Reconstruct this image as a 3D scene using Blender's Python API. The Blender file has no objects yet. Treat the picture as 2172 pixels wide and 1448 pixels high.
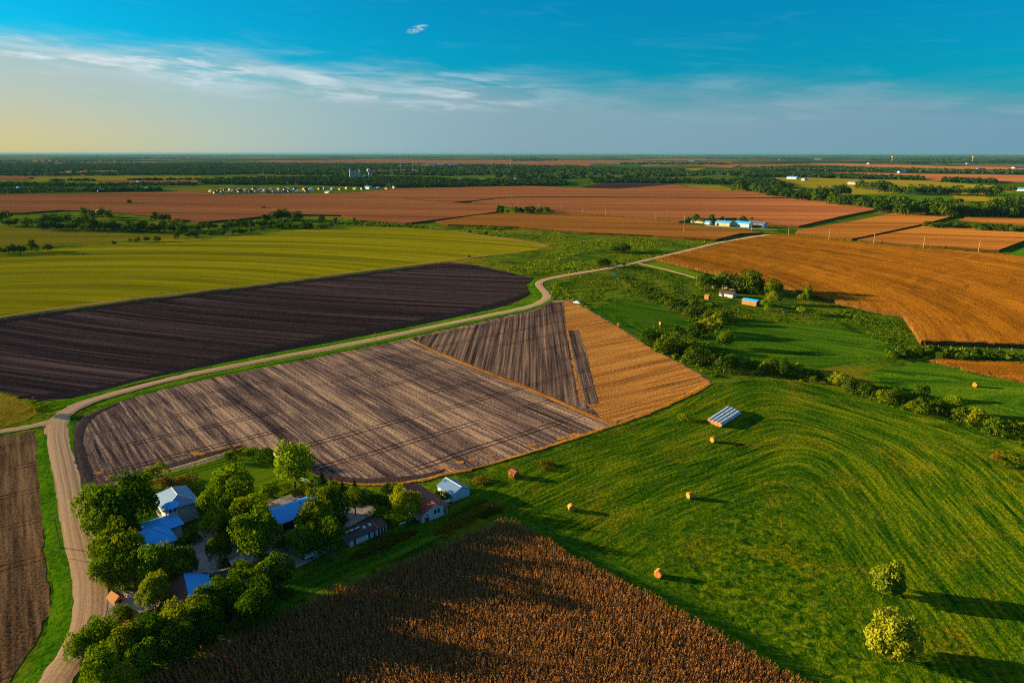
import bpy, math, random
import numpy as np
from mathutils import Vector, Matrix
from mathutils.geometry import delaunay_2d_cdt
S = bpy.context.scene
COL = S.collection
random.seed(11)
rng = np.random.default_rng(7)
R = math.radians

# ------------------------------------------------------------------ camera
F = 1448.0                 # focal length in photograph pixels (2172 wide)
HC = 85.0                  # height of the drone above the ground, metres
PITCH = R(15.4)
SP, CP = math.sin(PITCH), math.cos(PITCH)
cam_d = bpy.data.cameras.new('camera'); cam = bpy.data.objects.new('camera', cam_d); COL.objects.link(cam)
cam.location = (0, 0, HC); cam.rotation_euler = (R(90) - PITCH, 0, 0)
cam_d.sensor_width = 36.0; cam_d.lens = 24.0
cam_d.clip_start = 1.0; cam_d.clip_end = 200000.0
S.camera = cam
S.view_settings.view_transform = 'Standard'; S.view_settings.look = 'None'
S.view_settings.exposure = 1.9; S.view_settings.gamma = 1.0
S.cycles.max_bounces = 6; S.cycles.diffuse_bounces = 3; S.cycles.glossy_bounces = 2
S.cycles.transmission_bounces = 2; S.cycles.volume_bounces = 0; S.cycles.transparent_max_bounces = 4
S.cycles.use_denoising = False
S.cycles.pixel_filter_type = 'BLACKMAN_HARRIS'; S.cycles.filter_width = 1.15

# ------------------------------------------------------------------ node helper
class NB:
    def __init__(self, tree):
        self.t = tree; self.t.nodes.clear()
    def n(self, typ, out=0, props=None, **kw):
        nd = self.t.nodes.new(typ)
        for k, v in (props or {}).items(): setattr(nd, k, v)
        for k, v in kw.items():
            key = k.replace('_', ' ')
            if k[0] == 'i' and k[1:].isdigit(): s = nd.inputs[int(k[1:])]
            else: s = nd.inputs[key]
            if isinstance(v, bpy.types.NodeSocket): self.t.links.new(v, s)
            else:
                if s.type == 'RGBA' and not isinstance(v, (int, float)) and len(v) == 3: v = (*v, 1)
                s.default_value = v
        self.last = nd
        return nd.outputs[out] if len(nd.outputs) else None
    def m(self, op, a, b=0.0, c=0.0, clamp=False):
        nd = self.t.nodes.new('ShaderNodeMath'); nd.operation = op; nd.use_clamp = clamp
        for i, v in enumerate((a, b, c)):
            if isinstance(v, bpy.types.NodeSocket): self.t.links.new(v, nd.inputs[i])
            else: nd.inputs[i].default_value = v
        return nd.outputs[0]
    def mix(self, fac, a, b, blend='MIX'):
        nd = self.t.nodes.new('ShaderNodeMix'); nd.data_type = 'RGBA'; nd.blend_type = blend
        nd.clamp_factor = True
        for s, v in ((nd.inputs[0], fac), (nd.inputs[6], a), (nd.inputs[7], b)):
            if isinstance(v, bpy.types.NodeSocket): self.t.links.new(v, s)
            else: s.default_value = v if isinstance(v, (int, float)) else (*v, 1) if len(v) == 3 else v
        return nd.outputs[2]
    def ss(self, x, a, b):           # smoothstep from a to b -> 0..1
        nd = self.t.nodes.new('ShaderNodeMapRange'); nd.interpolation_type = 'SMOOTHSTEP'
        for i, v in enumerate((x, a, b, 0.0, 1.0)):
            if isinstance(v, bpy.types.NodeSocket): self.t.links.new(v, nd.inputs[i])
            else: nd.inputs[i].default_value = v
        return nd.outputs[0]
    def xyz(self, x, y, z):
        return self.n('ShaderNodeCombineXYZ', i0=x, i1=y, i2=z)
    def noise(self, vec, scale, detail=3.0, rough=0.55, dist=0.0):
        return self.n('ShaderNodeTexNoise', Vector=vec, Scale=scale, Detail=detail, Roughness=rough, Distortion=dist)

# ------------------------------------------------------------------ sun and sky
SUN_AZ, SUN_EL = R(-76), R(10)       # azimuth from the view axis (+Y), towards the left
sd = bpy.data.lights.new('sun', 'SUN'); so = bpy.data.objects.new('sun', sd); COL.objects.link(so)
sdir = Vector((math.sin(SUN_AZ) * math.cos(SUN_EL), math.cos(SUN_AZ) * math.cos(SUN_EL), math.sin(SUN_EL)))
so.rotation_euler = sdir.to_track_quat('Z', 'Y').to_euler(); so.location = (-60, 20, 120)
sd.energy = 5.0; sd.angle = R(0.5); sd.color = (1.0, 0.68, 0.31)

W = bpy.data.worlds.new('World'); S.world = W; W.use_nodes = True
def build_world():
    b = NB(W.node_tree)
    sky = b.n('ShaderNodeTexSky', props=dict(sky_type='NISHITA', sun_disc=False, sun_elevation=SUN_EL, sun_rotation=SUN_AZ,
              altitude=300.0, air_density=1.0, dust_density=1.2, ozone_density=3.0))
    d = b.n('ShaderNodeTexCoord', 0)
    sep = b.t.nodes.new('ShaderNodeSeparateXYZ'); b.t.links.new(d, sep.inputs[0])
    x, y, z = sep.outputs
    az = b.m('ARCTAN2', x, y)
    el = b.m('ARCSINE', z)
    # clear sky: the Nishita sky, deepened to the saturated teal blue of the photograph
    base = b.mix(1.0, sky, (0.008, 0.66, 0.86), 'MULTIPLY')
    out = base
    # thin high veil: its ragged upper edge runs from high on the left to low on the right
    def ramp(s, pts, lo, hi):
        t = b.n('ShaderNodeMapRange', i0=s, i1=lo, i2=hi, i3=0.0, i4=1.0)
        nd = b.t.nodes.new('ShaderNodeValToRGB'); b.t.links.new(t, nd.inputs[0])
        cr = nd.color_ramp
        for i, (p, v) in enumerate(pts):
            e = cr.elements[i] if i < 2 else cr.elements.new(0.5)
            e.position = (p - lo) / (hi - lo); c = v if hasattr(v, '__len__') else (v, v, v); e.color = (*c, 1)
        return nd.outputs[0]
    edge = ramp(az, [(-1.4, 0.17), (-0.66, 0.137), (-0.33, 0.116), (-0.06, 0.099), (0.20, 0.077), (0.55, 0.060), (1.4, 0.055)], -1.4, 1.4)
    vs = b.xyz(b.m('MULTIPLY', az, 3.0), b.m('MULTIPLY', el, 16.0), b.m('MULTIPLY', az, 0.4))
    n1 = b.noise(vs, 1.6, 7.0, 0.62, 0.6)
    n2 = b.noise(b.xyz(b.m('MULTIPLY', az, 4.0), b.m('MULTIPLY', b.m('ADD', el, b.m('MULTIPLY', az, 0.06)), 46.0), b.m('MULTIPLY', az, 2.0)), 1.5, 7.0, 0.58, 0.6)
    e2 = b.m('SUBTRACT', el, b.m('MULTIPLY', b.m('SUBTRACT', n1, 0.5), 0.075))
    dist = b.m('SUBTRACT', e2, edge)
    veil = b.m('SUBTRACT', 1.0, b.ss(dist, -0.045, 0.020))
    veilc = ramp(az, [(-1.4, (0.80, 0.66, 0.36)), (-0.64, (0.39, 0.44, 0.40)), (-0.40, (0.31, 0.43, 0.44)), (0.0, (0.20, 0.31, 0.37)), (0.35, (0.095, 0.24, 0.355)), (0.64, (0.060, 0.21, 0.34)), (1.4, (0.06, 0.2, 0.32))], -1.4, 1.4)
    return b, out, veil, veilc, dist, n1, n2, el, az, edge, ramp, d
b, out, veil, veilc, dist, n1, n2, el, az, edge, ramp, dvec = build_world()
SKYK = 0.10
def finish_world():
    o = b.mix(1.0, out, (SKYK, SKYK, SKYK), 'MULTIPLY')
    k = 0.70
    vc = b.mix(1.0, veilc, (k, k, k), 'MULTIPLY')
    # warm glow low on the left
    low = b.m('SUBTRACT', 1.0, b.ss(el, 0.0, 0.10))
    warm = b.m('MULTIPLY', low, b.m('SUBTRACT', 1.0, b.ss(az, -0.80, -0.12)))
    vc = b.mix(b.m('MULTIPLY', warm, 0.75), vc, (0.44, 0.31, 0.065))
    o = b.mix(b.m('MULTIPLY', veil, 0.93), o, vc)
    # bright wisps along the upper edge of the veil
    band = b.m('MULTIPLY', b.ss(dist, -0.055, -0.022), b.m('SUBTRACT', 1.0, b.ss(dist, -0.012, 0.018)))
    left = b.m('SUBTRACT', 1.0, b.ss(az, -0.08, 0.12))
    w = b.m('MULTIPLY', b.m('MULTIPLY', band, b.ss(n2, 0.42, 0.74)), b.m('ADD', b.m('MULTIPLY', left, 0.55), 0.15))
    o = b.mix(w, o, (0.36, 0.40, 0.42))
    # soft puffs of cloud strung along the edge, mostly on the left
    n4 = b.noise(b.xyz(b.m('MULTIPLY', az, 9.0), b.m('MULTIPLY', b.m('ADD', el, b.m('MULTIPLY', az, 0.06)), 55.0), b.m('MULTIPLY', az, 3.0)), 1.3, 8.0, 0.62, 0.3)
    n5 = b.noise(b.xyz(b.m('MULTIPLY', az, 2.6), b.m('MULTIPLY', el, 3.0), 4.0), 1.6, 2.0, 0.5)
    band2 = b.m('MULTIPLY', b.ss(dist, -0.048, -0.024), b.m('SUBTRACT', 1.0, b.ss(dist, -0.016, 0.006)))
    w2 = b.m('MULTIPLY', b.m('MULTIPLY', band2, b.ss(n4, 0.46, 0.66)), b.m('MULTIPLY', b.ss(n5, 0.36, 0.58), b.m('ADD', b.m('MULTIPLY', left, 0.80), 0.08)))
    o = b.mix(w2, o, (0.40, 0.43, 0.45))
    # faint streaks in the clear part
    st = b.m('MULTIPLY', b.ss(n2, 0.52, 0.8), 0.22)
    o = b.mix(b.m('MULTIPLY', st, b.ss(el, 0.02, 0.08)), o, (0.04, 0.22, 0.36))
    # one small bright puff
    px_, py_ = (885 - 1086) / F, (62 - 724) / F
    v = Vector((px_, CP - py_ * SP, -(SP + py_ * CP))).normalized()
    a0, e0 = math.atan2(v.x, v.y), math.asin(v.z)
    qx = b.m('MULTIPLY', b.m('SUBTRACT', az, a0), 1 / 0.013)
    qy = b.m('MULTIPLY', b.m('ADD', b.m('SUBTRACT', el, e0), b.m('MULTIPLY', b.m('SUBTRACT', az, a0), -0.25)), 1 / 0.0042)
    q = b.m('ADD', b.m('MULTIPLY', qx, qx), b.m('MULTIPLY', qy, qy))
    np_ = b.noise(b.xyz(b.m('MULTIPLY', az, 90.0), b.m('MULTIPLY', el, 260.0), 0.0), 1.0, 5.0, 0.6)
    puff = b.m('MULTIPLY', b.m('SUBTRACT', 1.0, b.ss(q, 0.0, 1.6)), b.ss(np_, 0.38, 0.66))
    o = b.mix(b.m('MULTIPLY', puff, 0.7), o, (0.36, 0.41, 0.42))
    # added brightness in the unseen sky overhead, a fill that softens the shade
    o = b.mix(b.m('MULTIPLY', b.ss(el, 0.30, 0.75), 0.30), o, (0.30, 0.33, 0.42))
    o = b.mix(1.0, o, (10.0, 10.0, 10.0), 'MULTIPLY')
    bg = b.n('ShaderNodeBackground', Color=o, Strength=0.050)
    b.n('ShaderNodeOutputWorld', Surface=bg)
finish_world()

# ------------------------------------------------------------------ helpers
def G(px, py, z=0.0):
    v = (py - 724.0) / F; u = (px - 1086.0) / F
    D = (HC - z) / (SP + v * CP)
    return (D * u, D * (CP - v * SP))
def depth(px, py):
    return HC / (SP + (py - 724.0) / F * CP)
def tag(o, label=None, cat=None, group=None, kind=None):
    if label: o['label'] = label
    if cat: o['category'] = cat
    if group: o['group'] = group
    if kind: o['kind'] = kind
    return o
ORD = ('first second third fourth fifth sixth seventh eighth ninth tenth eleventh twelfth thirteenth fourteenth fifteenth sixteenth '
       'seventeenth eighteenth nineteenth twentieth').split()
ORD += ['twenty-' + w for w in ORD[:9]] + ['thirtieth'] + ['thirty-' + w for w in ORD[:9]] + ['fortieth'] + ['forty-' + w for w in ORD[:9]] + ['fiftieth']
ORD += ['fifty-' + w for w in ORD[:9]] + ['sixtieth']
def empty(name, loc, rz=0.0, scale=None):
    o = bpy.data.objects.new(name, None); COL.objects.link(o)
    o.location = loc if len(loc) == 3 else (*loc, 0); o.rotation_euler = (0, 0, rz); o.empty_display_size = 1
    if scale: o.scale = scale
    return o
def link(name, me, parent=None, loc=None, rz=None, scale=None):
    o = bpy.data.objects.new(name, me); COL.objects.link(o)
    if parent: o.parent = parent
    if loc is not None: o.location = loc if len(loc) == 3 else (*loc, 0)
    if rz is not None: o.rotation_euler = (0, 0, rz)
    if scale is not None: o.scale = scale
    return o
def mesh(name, verts, faces, mats, fm=None, smooth=False):
    me = bpy.data.meshes.new(name); me.from_pydata([tuple(v) for v in verts], [], faces)
    for m in (mats if isinstance(mats, (list, tuple)) else [mats]): me.materials.append(m)
    if fm is not None: me.polygons.foreach_set('material_index', fm)
    if smooth: me.polygons.foreach_set('use_smooth', [True] * len(faces))
    me.update(); return me
def quads_mesh(name, V, mats, mi=None, n=4):
    """V: (k, n, 3) array of separate n-gons"""
    k = len(V); me = bpy.data.meshes.new(name)
    me.vertices.add(k * n); me.vertices.foreach_set('co', np.ascontiguousarray(V, dtype=np.float32).ravel())
    me.loops.add(k * n); me.loops.foreach_set('vertex_index', np.arange(k * n, dtype=np.int32))
    me.polygons.add(k); me.polygons.foreach_set('loop_start', np.arange(0, k * n, n, dtype=np.int32))
    for m in (mats if isinstance(mats, (list, tuple)) else [mats]): me.materials.append(m)
    if mi is not None: me.polygons.foreach_set('material_index', np.asarray(mi, dtype=np.int32))
    me.update(calc_edges=True); return me
class MB:
    """collects boxes, tubes and polygons into one mesh"""
    def __init__(self): self.v = []; self.f = []; self.m = []
    def add(self, vs, fs, mi=0):
        o = len(self.v); self.v += [tuple(p) for p in vs]; self.f += [tuple(i + o for i in f) for f in fs]; self.m += [mi] * len(fs)
    def box(self, x0, x1, y0, y1, z0, z1, mi=0):
        self.add([(x0,y0,z0),(x1,y0,z0),(x1,y1,z0),(x0,y1,z0),(x0,y0,z1),(x1,y0,z1),(x1,y1,z1),(x0,y1,z1)],
                 [(3,2,1,0),(4,5,6,7),(0,1,5,4),(1,2,6,5),(2,3,7,6),(3,0,4,7)], mi)
    def tube(self, p0, p1, r0, r1, n=8, mi=0, cap=True):
        p0, p1 = Vector(p0), Vector(p1); d = (p1 - p0).normalized()
        a = d.orthogonal().normalized(); c = d.cross(a)
        vs = []
        for p, r in ((p0, r0), (p1, r1)):
            for i in range(n):
                t = 2 * math.pi * i / n; vs.append(p + (a * math.cos(t) + c * math.sin(t)) * r)
        fs = [(i, (i + 1) % n, n + (i + 1) % n, n + i) for i in range(n)]
        if cap: fs += [tuple(range(n - 1, -1, -1)), tuple(range(n, 2 * n))]
        self.add(vs, fs, mi)
    def lathe(self, prof, n=16, c=(0, 0), mi=0):
        vs = []
        for r, z in prof:
            for i in range(n):
                t = 2 * math.pi * i / n; vs.append((c[0] + r * math.cos(t), c[1] + r * math.sin(t), z))
        fs = []
        for k in range(len(prof) - 1):
            for i in range(n):
                fs.append((k * n + i, k * n + (i + 1) % n, (k + 1) * n + (i + 1) % n, (k + 1) * n + i))
        fs += [tuple(range(n - 1, -1, -1)), tuple(range((len(prof) - 1) * n, len(prof) * n))]
        self.add(vs, fs, mi)
    def build(self, name, mats, parent=None, smooth=False, **kw):
        return link(name, mesh(name, self.v, self.f, mats, self.m, smooth), parent, **kw)

# ------------------------------------------------------------------ materials
MATS = {}
def new_mat(name):
    m = bpy.data.materials.new(name); m.use_nodes = True; MATS[name] = m
    return m, NB(m.node_tree)
def out(b, sh):
    b.n('ShaderNodeOutputMaterial', Surface=sh)
def obj_co(b):
    tc = b.t.nodes.new('ShaderNodeTexCoord'); sep = b.t.nodes.new('ShaderNodeSeparateXYZ')
    b.t.links.new(tc.outputs['Object'], sep.inputs[0])
    return tc.outputs['Object'], sep.outputs[0], sep.outputs[1], sep.outputs[2]

def field_mat(name, dark, mid, light, s=1.4, L=45.0, patch=None, patch_scale=0.02, patch_amt=0.6, patch_lo=0.5, grain=0.9, grain_amt=0.45,
              bump=0.12, period=0.0, period_amt=0.0, tracks=None, rough=0.95, wide=0.35, gb=0.5, ct=0.115, stripe=None, fade=None):
    """Ground with worked rows: 'row' is the distance in metres across the rows, stored on the mesh."""
    m, b = new_mat(name)
    co, x, y, z = obj_co(b)
    row = b.n('ShaderNodeAttribute', 2, dict(attribute_name='row'))
    vec = b.xyz(b.m('MULTIPLY', row, 1 / s), b.m('MULTIPLY', x, 1 / L), b.m('MULTIPLY', y, 1 / L))
    st = b.noise(vec, 1.0, 3.0, 0.6)
    vec2 = b.xyz(b.m('MULTIPLY', row, 1 / (s * 7)), b.m('MULTIPLY', x, 1 / (L * 4)), b.m('MULTIPLY', y, 1 / (L * 4)))
    st2 = b.noise(vec2, 1.0, 2.0, 0.5)
    gr = b.noise(co, 1 / grain, 4.0, 0.7)
    t = b.m('ADD', b.m('MULTIPLY', st, 1 - wide), b.m('MULTIPLY', st2, wide))
    if period:
        wv = b.m('SINE', b.m('MULTIPLY', row, 2 * math.pi / period))
        t = b.m('ADD', t, b.m('MULTIPLY', wv, period_amt))
    t = b.m('ADD', b.m('MULTIPLY', t, 1 - grain_amt), b.m('MULTIPLY', gr, grain_amt))
    if fade:
        fd = b.m('MULTIPLY', b.ss(b.m('ADD', row, b.m('MULTIPLY', b.noise(co, 0.03, 3.0), 30.0)), fade[0] + 15, fade[1] + 15), fade[2])
        big = b.noise(co, 0.55, 5.0, 0.72, 0.8)
        t = b.m('ADD', b.m('MULTIPLY', t, b.m('SUBTRACT', 1.0, fd)), b.m('MULTIPLY', big, fd))
    if stripe:
        st3 = b.noise(b.xyz(b.m('MULTIPLY', row, 1 / stripe[0]), b.m('MULTIPLY', x, 1 / stripe[2]), b.m('MULTIPLY', y, 1 / stripe[2])), 1.0, 2.0, 0.5)
        t = b.m('ADD', t, b.m('MULTIPLY', b.m('SUBTRACT', st3, 0.5), b.m('MULTIPLY', b.m('SUBTRACT', 1.0, fd), stripe[1]) if fade else stripe[1]))
    nd = b.t.nodes.new('ShaderNodeValToRGB'); b.t.links.new(t, nd.inputs[0])
    cr = nd.color_ramp; cr.elements[0].position = 0.5 - ct; cr.elements[0].color = (*dark, 1)
    cr.elements[1].position = 0.5 + ct; cr.elements[1].color = (*light, 1)
    e = cr.elements.new(0.5); e.color = (*mid, 1)
    col = nd.outputs[0]
    if patch:
        pn = b.noise(b.xyz(b.m('MULTIPLY', x, 1.0), b.m('MULTIPLY', y, 1.0), b.m('MULTIPLY', row, 0.3)), patch_scale, 4.0, 0.6)
        col = b.mix(b.m('MULTIPLY', b.m('MULTIPLY', b.ss(pn, patch_lo, patch_lo + 0.2), patch_amt), b.ss(b.noise(co, 0.8, 4.0, 0.75), 0.47, 0.60)), col, patch)
    h = b.m('ADD', t, b.m('MULTIPLY', gr, gb))
    if tracks:
        r2 = b.n('ShaderNodeAttribute', 2, dict(attribute_name='row2'))
        wob = b.m('MULTIPLY', b.noise(co, 0.03, 2.0), 3.0)
        fr = b.m('MULTIPLY', b.m('FRACT', b.m('MULTIPLY', b.m('ADD', r2, wob), 1 / tracks[0])), tracks[0])
        l1 = b.m('SUBTRACT', 1.0, b.ss(b.m('ABSOLUTE', b.m('SUBTRACT', fr, 2.0)), 0.15, 0.5))
        l2 = b.m('SUBTRACT', 1.0, b.ss(b.m('ABSOLUTE', b.m('SUBTRACT', fr, 4.2)), 0.15, 0.5))
        ln = b.m('MAXIMUM', l1, l2)
        ln = b.m('MULTIPLY', ln, b.ss(b.noise(co, 0.02, 2.0), 0.38, 0.52))
        col = b.mix(b.m('MULTIPLY', ln, tracks[2]), col, tracks[1])
        h = b.m('SUBTRACT', h, b.m('MULTIPLY', ln, 0.5))
    nrm = b.n('ShaderNodeBump', Height=h, Distance=bump, Strength=1.0)
    out(b, b.n('ShaderNodeBsdfDiffuse', Color=col, Normal=nrm, Roughness=0.6))
    return m

def grass_mat(name, dark, mid, light, patch, patch2=None, sc=0.5, bump=0.35, ps=0.03, pamt=0.7):
    m, b = new_mat(name)
    co, x, y, z = obj_co(b)
    n1 = b.noise(co, sc, 5.0, 0.68, 0.4)
    n2 = b.noise(co, 0.07, 4.0, 0.6, 0.8)
    t = b.m('ADD', b.m('MULTIPLY', n1, 0.55), b.m('MULTIPLY', n2, 0.45))
    nd = b.t.nodes.new('ShaderNodeValToRGB'); b.t.links.new(t, nd.inputs[0])
    cr = nd.color_ramp; cr.elements[0].position = 0.36; cr.elements[0].color = (*dark, 1)
    cr.elements[1].position = 0.64; cr.elements[1].color = (*light, 1)
    e = cr.elements.new(0.5); e.color = (*mid, 1)
    col = nd.outputs[0]
    pn = b.noise(co, ps, 5.0, 0.65)
    col = b.mix(b.m('MULTIPLY', b.ss(pn, 0.52, 0.68), pamt), col, patch)
    if patch2:
        pn2 = b.noise(b.n('ShaderNodeMapping', Vector=co, Location=(317, 91, 0)), ps * 1.7, 4.0, 0.6)
        col = b.mix(b.m('MULTIPLY', b.ss(pn2, 0.55, 0.66), 0.7), col, patch2)
    nrm = b.n('ShaderNodeBump', Height=b.m('ADD', n1, b.m('MULTIPLY', n2, 1.5)), Distance=bump, Strength=1.0)
    out(b, b.n('ShaderNodeBsdfDiffuse', Color=col, Normal=nrm, Roughness=0.6))
    return m

def leaf_mat(name, dark, light, extra=None, trans=0.3, sc=3.0):
    m, b = new_mat(name)
    co, x, y, z = obj_co(b)
    oi = b.n('ShaderNodeObjectInfo', 5)
    n1 = b.noise(co, sc, 3.0, 0.6)
    n2 = b.noise(co, sc * 9, 2.0, 0.6)
    t = b.m('ADD', b.m('ADD', b.m('MULTIPLY', n1, 0.5), b.m('MULTIPLY', n2, 0.5)), b.m('MULTIPLY', b.m('SUBTRACT', oi, 0.5), 0.22))
    col = b.mix(b.ss(t, 0.32, 0.68), dark, light)
    if extra:
        n3 = b.noise(co, sc * 4, 2.0)
        col = b.mix(b.ss(n3, 0.55, 0.66), col, extra)
    df = b.n('ShaderNodeBsdfDiffuse', Color=col)
    tr = b.n('ShaderNodeBsdfTranslucent', Color=b.mix(1.0, col, (1.2, 1.25, 0.5), 'MULTIPLY'))
    mx = b.n('ShaderNodeMixShader', Fac=trans, i1=df, i2=tr)
    out(b, mx); return m

def paint_mat(name, col, rough=0.6, metal=0.0, dirt=0.25, dirt_col=(0.12, 0.09, 0.06), sc=1.2, ribs=0.0, rib_axis=0, spec=0.3, streak=True):
    m, b = new_mat(name)
    co, x, y, z = obj_co(b)
    sv = b.n('ShaderNodeMapping', Vector=co, Scale=(1, 1, 0.35 if streak else 1))
    n1 = b.noise(sv, sc, 5.0, 0.65)
    c = b.mix(b.m('MULTIPLY', b.ss(n1, 0.45, 0.8), dirt), col, dirt_col)
    c = b.mix(b.m('MULTIPLY', b.ss(b.noise(co, 0.5, 3.0), 0.4, 0.7), 0.15), c, tuple(v * 0.7 for v in col))
    kw = {}
    if ribs:
        ax = (x, y, z)[rib_axis]
        wv = b.m('SINE', b.m('MULTIPLY', ax, 2 * math.pi / ribs))
        kw['Normal'] = b.n('ShaderNodeBump', Height=b.m('POWER', b.m('ADD', b.m('MULTIPLY', wv, 0.5), 0.5), 3.0), Distance=0.03, Strength=0.7)
    sh = b.n('ShaderNodeBsdfPrincipled', Base_Color=c, Roughness=rough, Metallic=metal, Specular_IOR_Level=spec, **kw)
    out(b, sh); return m

# ------------------------------------------------------------------ land: row functions and field sheets
def PX(pts): return [G(*p) for p in pts]
def row_line(a, b_):
    """distance across straight rows that run from pixel a to pixel b"""
    p, q = np.array(G(*a)), np.array(G(*b_)); d = (q - p) / np.linalg.norm(q - p); nrm = np.array([-d[1], d[0]])
    return lambda P: (P - p) @ nrm
def row_circle(cx, cy):
    return lambda P: np.hypot(P[:, 0] - cx, P[:, 1] - cy)
def seg_dist(P, a, b_):
    a, b_ = np.array(a), np.array(b_); ab = b_ - a
    t = np.clip(((P - a) @ ab) / (ab @ ab), 0, 1)
    return np.linalg.norm(P - (a + t[:, None] * ab), axis=1)
def line_side(P, a, b_):
    a, b_ = np.array(a), np.array(b_); d = (b_ - a) / np.linalg.norm(b_ - a)
    return (P - a) @ np.array([-d[1], d[0]])
def row_smin(lines, k=14.0, warp=2.0):
    """smooth minimum of the distances to several edges: rows that follow the edge of a field and turn with it"""
    def fn(P):
        ds = [np.abs(line_side(P, G(*a), G(*c))) for a, c in lines]
        ds = np.array(ds); v = -k * np.log(np.exp(-ds / k).sum(axis=0))
        return v + warp * np.sin(P[:, 0] * 0.045 + 0.7) * np.cos(P[:, 1] * 0.037)
    return fn
def densify(P, step, jit, closed=True, seed=1):
    r = np.random.default_rng(seed); res = []
    n = len(P)
    for i in range(n if closed else n - 1):
        a, c = np.array(P[i]), np.array(P[(i + 1) % n]); L = np.linalg.norm(c - a)
        if L < 1e-6: continue
        k = max(1, int(L / step)); nn = np.array([-(c - a)[1], (c - a)[0]]) / L
        for j in range(k):
            q = a + (c - a) * j / k
            res.append(q + nn * (r.normal() * jit if j else 0))
    return res
def smooth_poly(P, it=2):
    P = [np.array(p) for p in P]
    for _ in range(it):
        Q = []
        for i in range(len(P)):
            a, c = P[i], P[(i + 1) % len(P)]
            Q += [a * 0.75 + c * 0.25, a * 0.25 + c * 0.75]
        P = Q
    return P
def inside(P, poly):
    poly = np.asarray(poly); x, y = P[:, 0], P[:, 1]; res = np.zeros(len(P), bool); j = len(poly) - 1
    for i in range(len(poly)):
        xi, yi = poly[i]; xj, yj = poly[j]
        c = ((yi > y) != (yj > y)) & (x < (xj - xi) * (y - yi) / (yj - yi + 1e-12) + xi)
        res ^= c; j = i
    return res
def sheet(name, pts, z, mat, row=None, row2=None, res=None, thick=0.0, world=False, smooth=0, step=None, jit=0.0, kind='structure', bumpy=0.0, label=None):
    P = [np.array(p) for p in (pts if world else PX(pts))]
    if smooth: P = smooth_poly(P, smooth)
    if step: P = densify(P, step, jit)
    n = len(P); allp = [Vector((p[0], p[1])) for p in P]
    edges = [(i, (i + 1) % n) for i in range(n)]
    if res:
        A = np.array(P); x0, y0 = A.min(0); x1, y1 = A.max(0)
        gx, gy = np.meshgrid(np.arange(x0, x1, res), np.arange(y0, y1, res)); g = np.stack([gx.ravel(), gy.ravel()], 1)
        g = g + rng.uniform(-0.3, 0.3, g.shape) * res
        g = g[inside(g, A)]
        allp += [Vector((float(p[0]), float(p[1]))) for p in g]
    vs, es, fs, ov, oe, of = delaunay_2d_cdt(allp, edges, [], 1, 1e-4)
    V = np.array([(v.x, v.y) for v in vs])
    Z = np.full(len(V), z)
    if bumpy:
        Z = Z + bumpy * (rng.random(len(V)) - 0.5)
    verts = [(V[i, 0], V[i, 1], Z[i]) for i in range(len(V))]
    faces = []
    for f in fs:
        a, c, d = (V[i] for i in f[:3])
        faces.append(tuple(f) if (c[0]-a[0])*(d[1]-a[1])-(c[1]-a[1])*(d[0]-a[0]) > 0 else tuple(reversed(f)))
    if thick:
        cnt = {}
        for f in faces:
            for i in range(len(f)):
                e = (f[i], f[(i + 1) % len(f)]); cnt[e] = cnt.get(e, 0) + 1
        bd = [e for e in cnt if (e[1], e[0]) not in cnt]
        low = {}
        for a, c in bd:
            for i in (a, c):
                if i not in low: low[i] = len(verts); verts.append((V[i, 0], V[i, 1], z - thick))
            faces.append((c, a, low[a], low[c]))
    nt = len(fs)
    me = mesh(name, verts, faces, [mat, crop_side] if thick else mat, [0] * nt + [1] * (len(faces) - nt) if thick else None)
    PP = np.array([v[:2] for v in verts])
    for nm, fn in (('row', row), ('row2', row2)):
        if fn is not None:
            at = me.attributes.new(nm, 'FLOAT', 'POINT'); at.data.foreach_set('value', np.asarray(fn(PP), dtype=np.float32))
    o = link(name, me); tag(o, kind=kind)
    if label: o['label'] = label
    o['poly'] = 0
    del o['poly']
    return o
def ribbon(name, px, widths, z, mat, kind='structure', smooth=3, thick=0.0, world=False):
    P = [np.array(p) for p in (px if world else PX(px))]
    Wd = list(widths) if hasattr(widths, '__len__') else [widths] * len(P)
    for _ in range(smooth):                       # Chaikin, open
        Q, U = [P[0]], [Wd[0]]
        for i in range(len(P) - 1):
            Q += [P[i] * .75 + P[i+1] * .25, P[i] * .25 + P[i+1] * .75]; U += [Wd[i] * .75 + Wd[i+1] * .25, Wd[i] * .25 + Wd[i+1] * .75]
        P, Wd = Q + [P[-1]], U + [Wd[-1]]
    # resample
    P2, W2 = [P[0]], [Wd[0]]
    for i in range(1, len(P)):
        if np.linalg.norm(P[i] - P2[-1]) > 2.0 or i == len(P) - 1: P2.append(P[i]); W2.append(Wd[i])
    P, Wd = P2, W2
    N = 7; verts = []; rows = []
    for i, p in enumerate(P):
        t = P[min(i + 1, len(P) - 1)] - P[max(i - 1, 0)]; t = t / (np.linalg.norm(t) + 1e-9); nn = np.array([-t[1], t[0]])
        for k in range(N):
            s = k / (N - 1) * 2 - 1; j = (random.gauss(0, 0.10 + 0.05 * min(Wd[i], 2)) if k in (0, N - 1) else 0)
            q = p + nn * (s * Wd[i] + j); verts.append((q[0], q[1], z + (0.10 * (1 - s * s)))); rows.append(s * Wd[i])
    faces = []
    for i in range(len(P) - 1):
        for k in range(N - 1):
            a = i * N + k; faces.append((a, a + N, a + N + 1, a + 1)[::-1])
    me = mesh(name, verts, faces, mat)
    at = me.attributes.new('row', 'FLOAT', 'POINT'); at.data.foreach_set('value', np.array(rows, dtype=np.float32))
    o = link(name, me); tag(o, kind=kind); return o

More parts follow.
